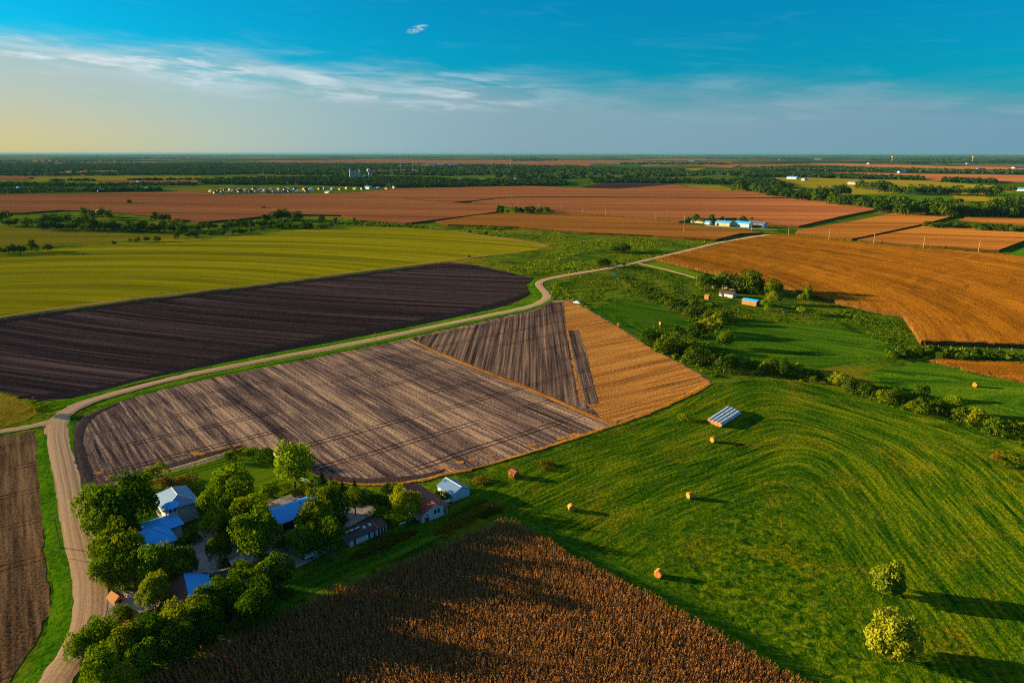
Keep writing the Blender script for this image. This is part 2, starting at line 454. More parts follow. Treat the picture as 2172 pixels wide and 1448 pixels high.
# ---- materials of the land
grass = grass_mat('grass', (0.012, 0.05, 0.002), (0.045, 0.12, 0.004), (0.10, 0.19, 0.006), (0.16, 0.13, 0.01), (0.02, 0.07, 0.003), sc=0.45, bump=0.55, ps=0.018)
verge = grass_mat('verge_grass', (0.02, 0.08, 0.002), (0.07, 0.20, 0.003), (0.14, 0.28, 0.006), (0.16, 0.20, 0.006), None, sc=0.8, bump=0.5, ps=0.05, pamt=0.4)
lawn = field_mat('lawn', (0.06, 0.13, 0.003), (0.10, 0.18, 0.004), (0.15, 0.22, 0.006), s=1.6, L=40, grain=0.5, grain_amt=0.3, bump=0.05)
# distant country: ground seen far away, a patchwork of fields
def ground_mat():
    m, b = new_mat('ground')
    co, x, y, z = obj_co(b)
    n1 = b.noise(co, 0.45, 5.0, 0.68, 0.4); n2 = b.noise(co, 0.05, 4.0, 0.6, 0.8)
    t = b.m('ADD', b.m('MULTIPLY', n1, 0.5), b.m('MULTIPLY', n2, 0.5))
    near = b.mix(b.ss(t, 0.40, 0.60), (0.010, 0.045, 0.002), (0.095, 0.155, 0.005))
    near = b.mix(b.m('MULTIPLY', b.ss(b.noise(co, 0.012, 5.0, 0.65), 0.50, 0.66), 0.75), near, (0.17, 0.14, 0.008))
    vo = b.t.nodes.new('ShaderNodeTexVoronoi'); vo.distance = 'CHEBYCHEV'
    b.t.links.new(co, vo.inputs['Vector']); vo.inputs['Scale'].default_value = 1 / 900.0; vo.inputs['Randomness'].default_value = 0.85
    hue = b.n('ShaderNodeSeparateColor', 0, Color=vo.outputs['Color'])
    nd = b.t.nodes.new('ShaderNodeValToRGB'); b.t.links.new(hue, nd.inputs[0]); cr = nd.color_ramp; cr.interpolation = 'CONSTANT'
    pal = [(0.0, (0.05, 0.09, 0.012)), (0.22, (0.26, 0.13, 0.055)), (0.42, (0.10, 0.13, 0.02)), (0.58, (0.16, 0.13, 0.03)), (0.72, (0.24, 0.12, 0.05)), (0.88, (0.04, 0.07, 0.015))]
    for i, (p, c) in enumerate(pal):
        e = cr.elements[i] if i < 2 else cr.elements.new(p)
        e.position = p; e.color = (*c, 1)
    wood = b.ss(b.noise(co, 1 / 1500.0, 6.0, 0.68, 0.6), 0.45, 0.52)
    far = b.mix(b.m('MULTIPLY', wood, 0.92), nd.outputs[0], (0.012, 0.03, 0.008))
    r = b.m('SQRT', b.m('ADD', b.m('MULTIPLY', x, x), b.m('MULTIPLY', y, y)))
    col = b.mix(b.ss(r, 2600.0, 4200.0), near, far)
    nrm = b.n('ShaderNodeBump', Height=t, Distance=0.5, Strength=1.0)
    out(b, b.n('ShaderNodeBsdfDiffuse', Color=col, Normal=nrm)); return m
ground_m = ground_mat()
plowed = field_mat('plowed_soil', (0.010, 0.007, 0.009), (0.036, 0.024, 0.026), (0.13, 0.083, 0.070), s=1.3, L=140, grain=0.8, grain_amt=0.30, bump=0.16, wide=0.35, stripe=(4.0, 0.16, 300.0))
soft_soil = field_mat('soft_headland_soil', (0.03, 0.023, 0.024), (0.075, 0.055, 0.050), (0.14, 0.10, 0.08), s=1.0, L=40, grain=1.0, grain_amt=0.5, bump=0.12)
soil = field_mat('headland_soil', (0.012, 0.010, 0.013), (0.022, 0.018, 0.022), (0.038, 0.030, 0.030), s=1.2, L=60, grain=1.0, grain_amt=0.5, bump=0.10)
stubble = field_mat('stubble', (0.036, 0.027, 0.030), (0.190, 0.124, 0.098), (0.60, 0.39, 0.22), s=0.85, L=22, grain=0.7, grain_amt=0.38, ct=0.105, bump=0.24, wide=0.30, stripe=(5.0, 0.22, 500.0),
                    patch=(0.26, 0.14, 0.04), patch_scale=0.012, patch_amt=0.35, patch_lo=0.56, tracks=(17.0, (0.012, 0.010, 0.012), 0.85))
stubble_row = field_mat('stubble_rows', (0.024, 0.017, 0.017), (0.145, 0.095, 0.073), (0.36, 0.23, 0.14), s=0.9, L=60, grain=0.8, grain_amt=0.30, bump=0.22, wide=0.25,
                    period=3.0, period_amt=0.045, tracks=(17.0, (0.012, 0.010, 0.012), 0.8))
straw = field_mat('straw_stubble', (0.16, 0.066, 0.018), (0.46, 0.20, 0.038), (0.66, 0.34, 0.08), s=1.3, L=40, grain=0.8, grain_amt=0.42, bump=0.18, wide=0.3,
                    tracks=(11.0, (0.06, 0.03, 0.012), 0.6))
straw_edge = field_mat('straw_edge', (0.22, 0.09, 0.012), (0.48, 0.21, 0.022), (0.66, 0.33, 0.05), s=1.0, L=20, grain=0.9, grain_amt=0.6, bump=0.3)
brown_field = field_mat('brown_field', (0.030, 0.018, 0.010), (0.16, 0.092, 0.044), (0.36, 0.21, 0.095), s=1.0, L=24, grain=0.6, grain_amt=0.45, bump=0.2, wide=0.4,
                    patch=(0.13, 0.16, 0.015), patch_scale=0.09, patch_amt=0.6, patch_lo=0.60, tracks=(19.0, (0.014, 0.010, 0.008), 0.8))
bean = field_mat('yellow_green_crop', (0.085, 0.10, 0.001), (0.235, 0.225, 0.002), (0.43, 0.33, 0.004), s=1.8, L=160, stripe=(5.0, 0.15, 160.0), grain=1.2, grain_amt=0.34, bump=0.16, wide=0.55,
                    patch=(0.26, 0.19, 0.01), patch_scale=0.010, patch_amt=0.6, patch_lo=0.5)
olive = field_mat('olive_field', (0.10, 0.105, 0.004), (0.19, 0.165, 0.007), (0.27, 0.20, 0.012), s=3.0, L=180, grain=1.5, grain_amt=0.3, bump=0.12, wide=0.5)
tan = field_mat('tan_strip', (0.20, 0.13, 0.04), (0.34, 0.20, 0.06), (0.44, 0.28, 0.10), s=1.5, L=60, grain=1.5, grain_amt=0.4, bump=0.08)
corn_top = field_mat('ripe_corn', (0.085, 0.032, 0.003), (0.255, 0.100, 0.006), (0.40, 0.17, 0.012), s=2.0, L=70, grain=0.9, grain_amt=0.50, bump=0.40, wide=0.5, gb=0.8)
corn_far = field_mat('far_corn', (0.17, 0.060, 0.022), (0.29, 0.105, 0.036), (0.38, 0.155, 0.052), s=6.0, L=420, grain=3.0, grain_amt=0.25, bump=0.35, wide=0.55)
corn_mid = field_mat('mid_corn', (0.15, 0.058, 0.010), (0.275, 0.112, 0.018), (0.38, 0.165, 0.030), s=3.2, L=220, grain=1.6, grain_amt=0.32, bump=0.35, wide=0.6)
hay = field_mat('mown_hay', (0.003, 0.030, 0.001), (0.040, 0.102, 0.002), (0.17, 0.205, 0.003), s=0.9, L=12, grain=0.9, grain_amt=0.42, bump=0.50, wide=0.22, gb=0.6, stripe=(2.4, 0.17, 45.0), fade=(38.0, 70.0, 0.85),
                    patch=(0.31, 0.18, 0.008), patch_scale=0.07, patch_amt=0.6, patch_lo=0.50)
pasture = field_mat('pasture', (0.008, 0.045, 0.002), (0.038, 0.108, 0.003), (0.11, 0.175, 0.005), s=1.6, L=45, grain=1.1, grain_amt=0.42, bump=0.26, wide=0.4,
                    patch=(0.13, 0.14, 0.010), patch_scale=0.025, patch_amt=0.5, patch_lo=0.54)
gravel = field_mat('gravel', (0.36, 0.22, 0.115), (0.55, 0.365, 0.205), (0.72, 0.50, 0.30), s=0.6, L=60, grain=0.5, grain_amt=0.30, bump=0.06, wide=0.35, period=1.7, period_amt=0.035)
yard_m = field_mat('yard_gravel', (0.22, 0.21, 0.21), (0.36, 0.33, 0.32), (0.48, 0.43, 0.40), s=2.0, L=10, grain=0.6, grain_amt=0.5, bump=0.05)
def water_mat():
    m, b = new_mat('water')
    co, x, y, z = obj_co(b)
    nrm = b.n('ShaderNodeBump', Height=b.noise(co, 1.5, 2.0), Distance=0.02, Strength=0.4)
    out(b, b.n('ShaderNodeBsdfPrincipled', Base_Color=(0.02, 0.05, 0.06), Roughness=0.06, Normal=nrm)); return m
water_m = water_mat()

crop_side = field_mat('crop_side', (0.03, 0.022, 0.006), (0.10, 0.055, 0.014), (0.20, 0.10, 0.02), s=0.6, L=2.0, grain=0.8, grain_amt=0.6, bump=0.4)  # darker crop sides: shade among the stalks painted in, with brown-green bases
# ---- the ground, one sheet out to the horizon
link('ground', mesh('ground', [(-62000, -2000, 0), (62000, -2000, 0), (62000, 62000, 0), (-62000, 62000, 0)], [(0, 1, 2, 3)], ground_m))['kind'] = 'structure'

# ---- far country, strips of field near the horizon
zf = lambda k: 0.02 * k
def far(name, pts, mat, z=0.3, row=((300, 420), (1500, 421)), **kw):
    return sheet(name, pts, z, mat, row=row_line(*row), thick=kw.pop('thick', 0.0), **kw)
far('cropland', [(420,346),(558,343),(696,339.5),(950,340),(1171,339),(1364,341),(1475,345),(1550,345),(1572,350),(1550,356),(1475,352),(1350,349),(1240,355),(1100,350),(1020,349),(834,346),(669,349),(503,350)], corn_far)
far('cropland', [(1572,350),(1765,347),(1876,349),(2025,353),(2300,356),(2300,364),(2020,360),(1848,356),(1710,354),(1572,356)], corn_far)
far('cropland', [(1655,368),(1793,366),(1959,369),(2172,372),(2400,376),(2400,390),(2172,386),(2042,385),(1903,382),(1793,375),(1682,371)], corn_far)
far('meadow', [(1640,372),(1700,376),(1800,378),(1960,384),(2172,398),(2400,410),(2400,440),(2172,428),(1900,424),(1800,420),(1765,410),(1660,400)], olive, z=0.15)
far('meadow', [(1662,396),(1730,400),(1760,398),(1800,403),(1770,412),(1700,404)], pasture, z=0.25)
far('meadow', [(1750,415),(1900,410),(2010,409),(2030,425),(1900,424),(1800,420)], pasture, z=0.25)
far('meadow', [(2100,410),(2172,406),(2400,402),(2400,425),(2172,422),(2090,420)], pasture, z=0.27)
far('meadow', [(60,377),(304,373),(430,374),(425,377),(304,381),(70,385)], bean)
far('meadow', [(180,387),(420,385),(430,388),(200,391)], bean, z=0.2)
far('cropland', [(-300,371),(0,370),(72,371),(72,380),(0,381),(-300,382)], corn_far)
far('cropland', [(200,384),(300,380),(430,379),(470,381),(400,386),(300,389)], corn_far)
far('meadow', [(440,377.5),(620,373),(625,378),(450,382.5)], bean)
far('meadow', [(500,355),(560,353),(562,357),(520,358.5)], bean)
far('meadow', [(-200,395),(100,392),(200,394),(420,397),(470,402),(420,409),(150,411),(-200,413)], pasture, z=0.2)
far('meadow', [(330,400),(430,397),(470,401),(462,410),(400,408)], olive, z=0.3)
far('meadow', [(1212,367.5),(1295,369.5),(1378,360),(1497,356.5),(1475,363),(1364,366.5),(1320,370.5)], bean)
far('meadow', [(1260,347),(1360,349),(1362,355),(1240,356)], pasture, z=0.4)
far('plowed_field', [(1229,397),(1279,388),(1431,388),(1431,392.5),(1315,402.5),(1254,400)], plowed)
far('meadow', [(1199,382),(1251,383),(1248,389.5),(1196,390)], pasture)
far('meadow', [(1385,377),(1560,380),(1600,384),(1480,382)], olive)
far('meadow', [(1450,392),(1520,393),(1550,400),(1560,412),(1500,405)], olive)

# ---- the pink brown corn of the middle distance, 2 m tall
def corn(pts, mat, row, h=2.0, **kw): return sheet('corn_field', pts, h, mat, row=row_line(*row), thick=h, kind='stuff', **kw)
corn([(-300,414),(0,414),(400,408),(470,415),(690,412),(738,411),(840,424),(930,431),(1057,437),(1052,452),(1020,456.5),(940,467),(862,476.5),(765,470),(724,459),(635,457.5),(558,461.5),(500,468),(420,474.5),(330,461),(230,451),(130,448),(50,454),(-300,456)], corn_far, ((100, 430), (900, 440)))
corn([(745,410.5),(851,401),(972,399),(1088,394),(1198,399),(1309,402.5),(1428,393),(1550,408),(1572,403),(1641,417),(1690,421),(1550,420.5),(1230,419),(1100,419.5),(1060,421),(1000,428),(960,431),(860,423)], corn_far, ((800, 410), (1500, 412)))
corn([(1000,430),(1062,422.5),(1100,421),(1230,420.5),(1550,422),(1700,423),(1765,428),(1862,446),(1790,460),(1693,483),(1625,479),(1622,474),(1560,465),(1455,470),(1440,473),(1330,462),(1200,451),(1130,446),(1085,440),(1058,435)], corn_far, ((1100, 440), (1700, 445)))
corn([(924,473),(1010,459.5),(1060,455),(1140,453.5),(1200,454),(1330,465),(1440,477),(1520,487),(1575,491.5),(1618,497),(1570,498.5),(1519,511.5),(1450,508),(1385,503),(1250,497),(1100,484.5),(950,479)], corn_mid, ((1000, 475), (1500, 485)))
corn([(1686,498),(1692,491),(1807,472.5),(1923,449),(2048,453.5),(1959,478),(1806,511)], corn_mid, ((1750, 480), (1950, 482)))
corn([(1818,512.5),(1968,481),(2172,490.5),(2400,497),(2400,512),(2172,514),(2118,534.5),(1960,524.5)], corn_mid, ((1900, 505), (2100, 512)))
corn([(2035,470),(2062,456.5),(2172,456.5),(2400,459),(2400,485),(2172,479)], corn_mid, ((2050, 465), (2170, 466)))
sheet('grass_strip', [(2125,536),(2172,515),(2400,515),(2400,560),(2172,546)], 0.1, pasture, row=row_line((2100,530),(2172,520)))

# ---- the big orange field on the right and the small patch below it
ORANGE = [(1392,553),(1464,537),(1560,515),(1640,501),(1690,503.5),(1807,517),(1960,531),(2124,543),(2172,549),(2600,590),(2600,770),(2172,739),(1953,731),(1914.5,674),(1860,664),(1798,650),(1729,634),(1660,612),(1560,590),(1520,584)]
o = sheet('corn_field', ORANGE, 2.1, corn_top, row=row_circle(-41, 440), thick=2.1, res=9.0, step=3.0, jit=0.3, bumpy=0.5, kind='stuff')
sheet('tall_grass_patch', [(1970,766.5),(2014,764),(2172,773),(2500,790),(2500,860),(2172,813),(2069,791),(2010,776)], 0.9, corn_top, row=row_line((1990,766),(2172,775)), thick=0.9, res=5.0, step=2.0, jit=0.4, bumpy=0.4, kind='stuff')

# ---- left middle: olive and yellow green crops
sheet('olive_field', [(-400,478),(0,480),(80,485),(200,490.5),(350,493.5),(425,493),(345,505),(230,515),(100,523),(0,526),(-400,540)], 0.04, olive, row=row_line((0,500),(300,498)), res=30)
sheet('yellow_green_field', [(-400,735),(0,668),(300,629),(600,594),(950,551.5),(1010,545),(1140,530),(1165,521),(1110,508),(960,490),(850,483),(740,481),(640,487),(540,497),(300,513),(90,531),(0,538),(-400,565)], 0.06, bean,
      row=row_circle(-300, 180), res=9, step=6, jit=0.5)
ribbon('dirt_strip', [(-400,742),(0,670),(300,631),(600,596),(950,552.5),(1040,541),(1110,535)], [3.0,3.0,2.6,2.6,2.6,2.0,1.5], 0.07, tan)
ribbon('dirt_strip', [(1165,521),(1120,513),(1040,502),(960,491)], [2,3,3,1.5], 0.07, tan)
# ---- black ploughed field
PLOW = [(-400,752),(0,676),(300,636),(600,600),(955,556.5),(1010,563),(1090,580),(1133,589.5),(1115,604),(1124,624),(1083,646),(1000,668),(922,685),(793,709),(600,744),(359,802),(193,840),(77,851),(55,845),(0,829),(-400,760)]
sheet('plowed_field', PLOW, 0.10, plowed, row=row_circle(117, 1134), res=9, step=4, jit=0.25)
ribbon('headland', [(40,842),(193,836),(359,795),(600,736),(793,701),(922,678),(1000,661),(1083,638),(1118,622)], [1.5,5,6,6,6,6,5,4,2], 0.125, soil)
ribbon('headland', [(-300,737),(0,681),(300,640),(600,604),(955,559.5),(1090,583)], [5,5,4.5,4,4,3], 0.125, soil)
# ---- stubble field
STUB = [(163,897),(155,910),(157,955),(166,1004),(180,1035),(215,1028),(276,1015),(400,982),(487,956),(514,948),(583,956),(611,975),(700,1019),(776,1028),(887,1019),(942,1003),(995,995),(1083,971),(1193,935),(1304,899),(1387,869),(1470,830),(1508.6,809),(1464,781),(1381,737),(1312,693),(1243,654),(1205,637),(1169,637.5),(1133,657),(1050,676),(922,705),(793,734),(600,771.5),(414,809),(249,851),(177,884)]
sheet('stubble_field', STUB, 0.06, stubble, row=row_line((664,766),(922,908)), row2=row_line((620,910),(1100,790)), res=9, step=3, jit=0.3)
sheet('stubble_field', [(876,719),(922,708),(1050,680),(1133,660),(1168,642),(1196,640),(1201,700),(1213,770),(1228,845),(1262,872),(1180,849),(1083,806),(954,757)], 0.11, stubble_row, row=row_line((1138,671),(1141,798)), row2=row_line((620,910),(1100,790)), step=2, jit=0.2)
sheet('straw_field', [(1201,638.5),(1243,656),(1312,695),(1381,739),(1464,783),(1506,809),(1468,829),(1385,867.5),(1302,896),(1277,890),(1262,872),(1228,845),(1213,770),(1201,700),(1196,642)], 0.12, straw, row=row_line((1271,853),(1464,806)), row2=row_line((1271,853),(1464,806)), res=8, step=2, jit=0.25)
sheet('stubble_strip', [(1205,702),(1226,701),(1232,718),(1243,746),(1257,812),(1270,857),(1242,858),(1228,815),(1216,760)], 0.17, stubble_row, row=row_line((1215,702),(1256,857)), row2=row_line((620,910),(1100,790)), step=1.5, jit=0.15)
ribbon('straw_strip', [(874,722),(954,760),(1083,807),(1180,850),(1277,892),(1308,897)], [0.8,1.1,1.3,1.3,1.2,1.6], 0.16, straw)
ribbon('straw_edge', [(995,996.5),(1083,973),(1193,938),(1304,902),(1387,872),(1470,833),(1506,813)], [0.4,0.6,0.8,0.9,1.0,1.3,1.0], 0.15, straw_edge)
ribbon('straw_edge', [(697,1021),(776,1031),(887,1022),(942,1006),(1000,997)], [0.4,0.7,0.8,0.7,0.5], 0.15, straw_edge)
ribbon('straw_edge', [(200,1033),(276,1018),(400,985),(487,959),(516,951)], [0.4,0.6,0.7,0.7,0.5], 0.15, straw_edge)
for k, (cx, cy, rx, ry) in enumerate([(420,962,26,5),(470,955,22,4),(505,946,16,4),(612,972,16,5),(640,984,12,4),(1190,931,14,5),(1225,922,18,4),(940,992,20,4),(975,981,18,4),(1000,975,10,3),(210,1004,14,4),(236,1010,10,3),(1040,966,14,3),(1130,945,16,4)]):
    pts = [(cx + rx * random.uniform(.5, 1.1) * math.cos(a), cy + ry * random.uniform(.5, 1.1) * math.sin(a)) for a in np.linspace(0, 5.7, 9)]
    sheet('straw_patch', pts, 0.115 + .002 * k, straw, row=row_line((1271,853),(1464,806)), row2=row_line((1271,853),(1464,806)), smooth=1, step=0.6, jit=0.25)
ribbon('headland', [(250,856),(200,876),(172,900),(163,925),(165,955),(174,1000),(188,1030)], [0.8,1.6,1.8,1.6,1.8,2.2,1.5], 0.085, soft_soil)
ribbon('headland', [(215,1026),(276,1011),(400,977),(487,952),(514,945)], [1.0,1.6,1.6,1.3,0.6], 0.085, soft_soil)
ribbon('headland', [(620,982),(700,1013),(776,1022),(887,1013),(942,997)], [0.6,1.4,1.8,1.4,0.6], 0.085, soft_soil)
# ---- bottom left brown field
sheet('brown_field', [(-400,975),(0,926),(75,913),(84,955),(87,1021),(98,1104),(91,1136),(96,1196),(106,1254),(106,1292),(89,1335),(48,1403),(20,1448),(-60,1560),(-700,1560)], 0.06, brown_field,
      row=row_line((53,1100),(65,1280)), row2=row_line((20,1000),(90,985)), res=9, step=2, jit=0.3)
dry_grass = grass_mat('dry_grass', (0.06, 0.075, 0.004), (0.22, 0.17, 0.010), (0.40, 0.25, 0.02), (0.08, 0.14, 0.004), None, sc=0.7, bump=0.4, ps=0.06)
sheet('dry_grass', [(-300,790),(0,833),(50,848),(74,858),(88,873),(60,890),(0,909),(-300,942)], 0.07, dry_grass, step=2, jit=0.3)
# ---- green verges beside the road
verge_pts = [(60,1490),(100,1430),(130,1380),(146,1300),(143,1225),(128,1150),(112,1060),(100,985),(93,922)]
ribbon('road_verge', verge_pts, [4.0,3.6,3.6,2.9,2.6,2.8,2.5,2.4,1.8], 0.09, verge)
ribbon('road_verge', [(205,862),(290,836),(414,803),(600,765),(793,728),(922,698.5),(1050,672),(1120,657),(1162,641),(1173,632)], [2.2,2.0,2.2,2.4,2.4,2.2,2.0,2.0,2.0,1.0], 0.08, verge)
ribbon('road_verge', [(90,872),(130,858),(200,838),(276,815),(387,790),(497,769),(600,749.5),(793,714),(922,687),(1083,653),(1130,640),(1146,628),(1135,612),(1128,602),(1138,594)], [2.5,3.2,3.0,3.0,3.2,3.2,3.2,3.2,3.4,4,4.5,4.0,3.0,2.4,1.5], 0.14, verge)
ribbon('road_verge', [(130,872),(150,905),(149,950),(158,1000),(175,1050),(190,1100)], [1.0,1.5,1.3,1.2,1.2,1.0], 0.08, verge)
# ---- lawn of the farm
sheet('lawn', [(205,1052),(320,1015),(478,974),(560,962),(600,985),(640,1030),(600,1050),(540,1040),(470,1010),(400,1040),(330,1070),(240,1075)], 0.10, lawn, row=row_line((420,1010),(570,965)), res=6)
# ---- hay meadow with rows that turn along its edges
HAY = [(1045,1098),(1000,1062),(1005,1015),(1083,985),(1193,950),(1304,913),(1400,878),(1480,838),(1535,812),(1620,803),(1740,815),(1900,862),(2000,892),(2080,925),(2172,950),(2500,1060),(2700,1300),(2500,1560),(1820,1560),(1740,1462),(1489,1322),(1342,1240),(1213,1176),(1102,1106)]
sheet('hay_meadow', HAY, 0.05, hay, row=row_smin([((1005,1015),(1480,842)), ((1600,800),(2172,955)), ((2080,940),(2500,1330))], k=7, warp=3.0), res=4.0)
ribbon('mown_strip', [(1040,1092),(1120,1105),(1213,1165),(1342,1228),(1489,1308),(1637,1392),(1760,1470)], [2,3,3.2,3.2,3.2,3.2,3.2], 0.075, pasture)
sheet('pasture', [(1212,642),(1260,655),(1310,640),(1400,640),(1480,690),(1440,700),(1352,712)], 0.05, pasture, row=row_smin([((1225,650),(1352,712)), ((1260,650),(1480,690))], k=8, warp=1), res=5)
sheet('pasture', [(1385,735),(1480,722),(1540,690),(1600,680),(1760,690),(1880,725),(1920,748),(1850,760),(1780,775),(1700,790),(1600,775),(1500,765)], 0.05, pasture, row=row_smin([((1540,690),(1900,740)), ((1500,768),(1780,778))], k=10, warp=1.5), res=6)
sheet('pasture', [(1830,790),(1960,770),(2069,795),(2172,817),(2500,870),(2500,950),(2172,905),(2000,850),(1880,830)], 0.05, pasture, row=row_smin([((1830,790),(2172,817)), ((1880,830),(2172,900))], k=10, warp=1.5), res=6)
sheet('pasture', [(1354,562),(1400,556),(1520,590),(1480,590)], 0.05, lawn, row=row_line((1400,560),(1500,585)))
# grass lane between the farm and the near corn
sheet('mown_strip', [(560,1330),(600,1290),(703,1236),(783,1207),(900,1155),(1000,1105),(1060,1080),(1040,1050),(1000,1050),(940,1085),(830,1135),(700,1190),(600,1240),(540,1300)], 0.06, pasture, row=row_line((600,1270),(1000,1090)), res=6)
# ---- gravel roads
ROAD = [(60,1560),(90,1490),(115,1442),(147,1396),(172,1352),(186,1316),(190,1268),(188,1225),(172,1172),(161,1124),(150,1062),(138,1004),(125,955),(119,918),(126,886),(146,871),(183,853),(236,837),(300,819.5),(387,798),(497,776.5),(600,756.8),(793,721),(922,692),(1083,660),(1132,648.6),(1154,637),(1161,627.7),(1150,615),(1140,605),(1145,597),(1167,591),(1212,582),(1260,574.5),(1312,565.6),(1354,556),(1409,543.5),(1464,530),(1520,516),(1575,506),(1630,498)]
ribbon('gravel_road', ROAD, [3.0]*6 + [3.1]*12 + [2.9]*23, 0.16, gravel)
ribbon('gravel_road', [(122,893),(91,899),(40,910),(0,917),(-300,950)], [3.6,2.2,1.8,1.8,1.8], 0.14, gravel)
ribbon('gravel_road', [(1619,498.5),(1641,498),(1682,501),(1807,514),(1848,517),(1959,528),(2124,540.5),(2172,546.5),(2500,580)], [3.5,2.2,2,2,2,2.4,2.6,2.6,2.6], 0.2, gravel)
ribbon('farm_lane', [(1356,559),(1409,571),(1478,590),(1510,603)], [1.8,1.6,1.5,1.5], 0.15, gravel)
ribbon('farm_lane', [(1500,479),(1530,482),(1600,486),(1650,487)], [5,4,3,2], 0.2, yard_m)
sheet('farmyard', [(400,1140),(450,1112),(530,1092),(555,1075),(600,1052),(650,1045),(700,1058),(790,1070),(812,1080),(745,1115),(722,1130),(705,1148),(722,1158),(640,1200),(590,1222),(520,1192),(470,1215),(430,1228),(395,1210)], 0.12, yard_m, row=row_line((430,1200),(750,1100)), smooth=2, step=1.5, jit=0.3)
sheet('farmyard', [(213,1300),(222,1255),(262,1250),(330,1262),(345,1285),(300,1300),(250,1320),(215,1325)], 0.12, yard_m, row=row_line((230,1290),(330,1270)), smooth=2, step=1.5, jit=0.3)
sheet('stream', [(1298,579),(1303,577),(1309,584),(1303,586)], 0.12, water_m, smooth=2)
sheet('stream', [(1306,588),(1310,587),(1317,597),(1311,596)], 0.12, water_m, smooth=2)

# ------------------------------------------------------------------ vegetation
leaf_a = leaf_mat('leaves_dark', (0.020, 0.062, 0.002), (0.135, 0.220, 0.005))
leaf_b = leaf_mat('leaves_olive', (0.040, 0.085, 0.002), (0.23, 0.27, 0.006))
leaf_light = leaf_mat('leaves_light', (0.07, 0.15, 0.004), (0.21, 0.30, 0.008), trans=0.4)
leaf_willow = leaf_mat('leaves_willow', (0.08, 0.15, 0.008), (0.27, 0.30, 0.018), trans=0.3)
leaf_con = leaf_mat('needles', (0.010, 0.034, 0.005), (0.040, 0.085, 0.012), trans=0.1)
leaf_flower = leaf_mat('leaves_flower', (0.05, 0.07, 0.006), (0.15, 0.13, 0.012), extra=(0.42, 0.10, 0.09))
leaf_dry = leaf_mat('leaves_dry', (0.07, 0.075, 0.005), (0.26, 0.19, 0.012), trans=0.3)
leaf_weed = leaf_mat('leaves_weed', (0.03, 0.09, 0.002), (0.17, 0.23, 0.006), trans=0.3, sc=0.06)
leaf_mid = leaf_mat('leaves_mid', (0.012, 0.040, 0.003), (0.075, 0.125, 0.006), trans=0.2)
leaf_far = leaf_mat('leaves_far', (0.010, 0.030, 0.005), (0.034, 0.064, 0.008), trans=0.15)
bark = paint_mat('bark', (0.10, 0.07, 0.045), rough=0.95, dirt=0.6, dirt_col=(0.03, 0.02, 0.012), sc=6)

def unit(v): return v / (np.linalg.norm(v, axis=-1, keepdims=True) + 1e-9)
def leaf_quads(c, nrm, size, r):
    """c, nrm (k,3); size (k,) -> (k,4,3) leaf clump faces, a little ragged"""
    k = len(c); t = unit(np.cross(nrm, r.normal(size=(k, 3)))); s = np.cross(nrm, t)
    a = r.uniform(0.6, 1.25, (k, 4)) * size[:, None] * 0.5
    q = np.stack([c + t * a[:, :1] , c + s * a[:, 1:2] * 0.8, c - t * a[:, 2:3], c - s * a[:, 3:4] * 0.8], 1)
    q += r.normal(size=q.shape) * size[:, None, None] * 0.10
    return q
def crown(seed, n, lsize, cx=0.5, rz=0.48, zc=0.53, nl=26, lr=(0.13, 0.24), squash=1.0, up=0.25, core=0.72, flat=0.0):
    """unit tree crown about 1 wide, z 0..1: leaf clumps spread over many lobes on an uneven ellipsoid"""
    r = np.random.default_rng(seed)
    d = unit(r.normal(size=(nl, 3))); d[:, 2] = np.abs(d[:, 2]) * 1.2 - 0.62; d = unit(d)
    rad = r.uniform(0.45, 1.12, (nl, 1))
    lc = d * rad * np.array([cx - 0.16, cx - 0.16, rz - 0.13]); lc[:, 2] += zc
    L = r.uniform(*lr, nl)
    lc = np.vstack([lc, [[0, 0, zc]]]); L = np.append(L, 0.30)
    w = L ** 2 / (L ** 2).sum(); idx = r.choice(nl + 1, n, p=w)
    dd = r.normal(size=(n, 3)); dd[:, 2] = dd[:, 2] * 0.9 + up; dd = unit(dd)
    outw = lc[idx] - np.array([0, 0, zc - 0.1]); dd = unit(dd + 0.6 * unit(outw))
    c = lc[idx] + dd * (L[idx] * r.uniform(0.72, 1.08, n))[:, None] * np.array([1, 1, squash])
    c[:, 2] = np.maximum(c[:, 2], 0.03)
    nrm = unit(dd + 0.55 * r.normal(size=(n, 3)))
    return leaf_quads(c, nrm, lsize * r.uniform(0.6, 1.35, n), r), lc
def trunk_mesh(name, lc, r0=0.028, top=0.5, limbs=7, seed=0):
    r = np.random.default_rng(seed); b = MB()
    p0 = (0, 0, -0.02); p1 = (r.normal() * 0.01, r.normal() * 0.01, 0.16); p2 = (r.normal() * 0.02, r.normal() * 0.02, top)
    b.tube(p0, p1, r0 * 1.35, r0, 7); b.tube(p1, p2, r0, r0 * 0.45, 7)
    for i in r.permutation(len(lc))[:limbs]:
        h = r.uniform(0.16, 0.36); e = lc[i]
        mid = (e[0] * 0.5, e[1] * 0.5, h + (e[2] - h) * 0.45)
        b.tube((0, 0, h), mid, r0 * 0.5, r0 * 0.3, 5, cap=False); b.tube(mid, e, r0 * 0.3, r0 * 0.08, 5, cap=False)
    return mesh(name, b.v, b.f, bark)
TPL = {}
def template(key, leafm, n, size, k, **kw):
    TPL[key] = []
    tkw = {q: kw.pop(q) for q in ('r0', 'top', 'limbs') if q in kw}
    for i in range(k):
        q, lc = crown(hash_(key) + i, n, size, **kw)
        TPL[key].append((quads_mesh(key + '_crown', q, leafm), trunk_mesh(key + '_trunk', lc, seed=i, **tkw)))
def hash_(s): return sum((i + 1) * ord(c) for i, c in enumerate(s)) % 9973
template('broad', leaf_a, 3600, 0.058, 5, nl=34)
template('olive', leaf_b, 3400, 0.058, 4, nl=30)
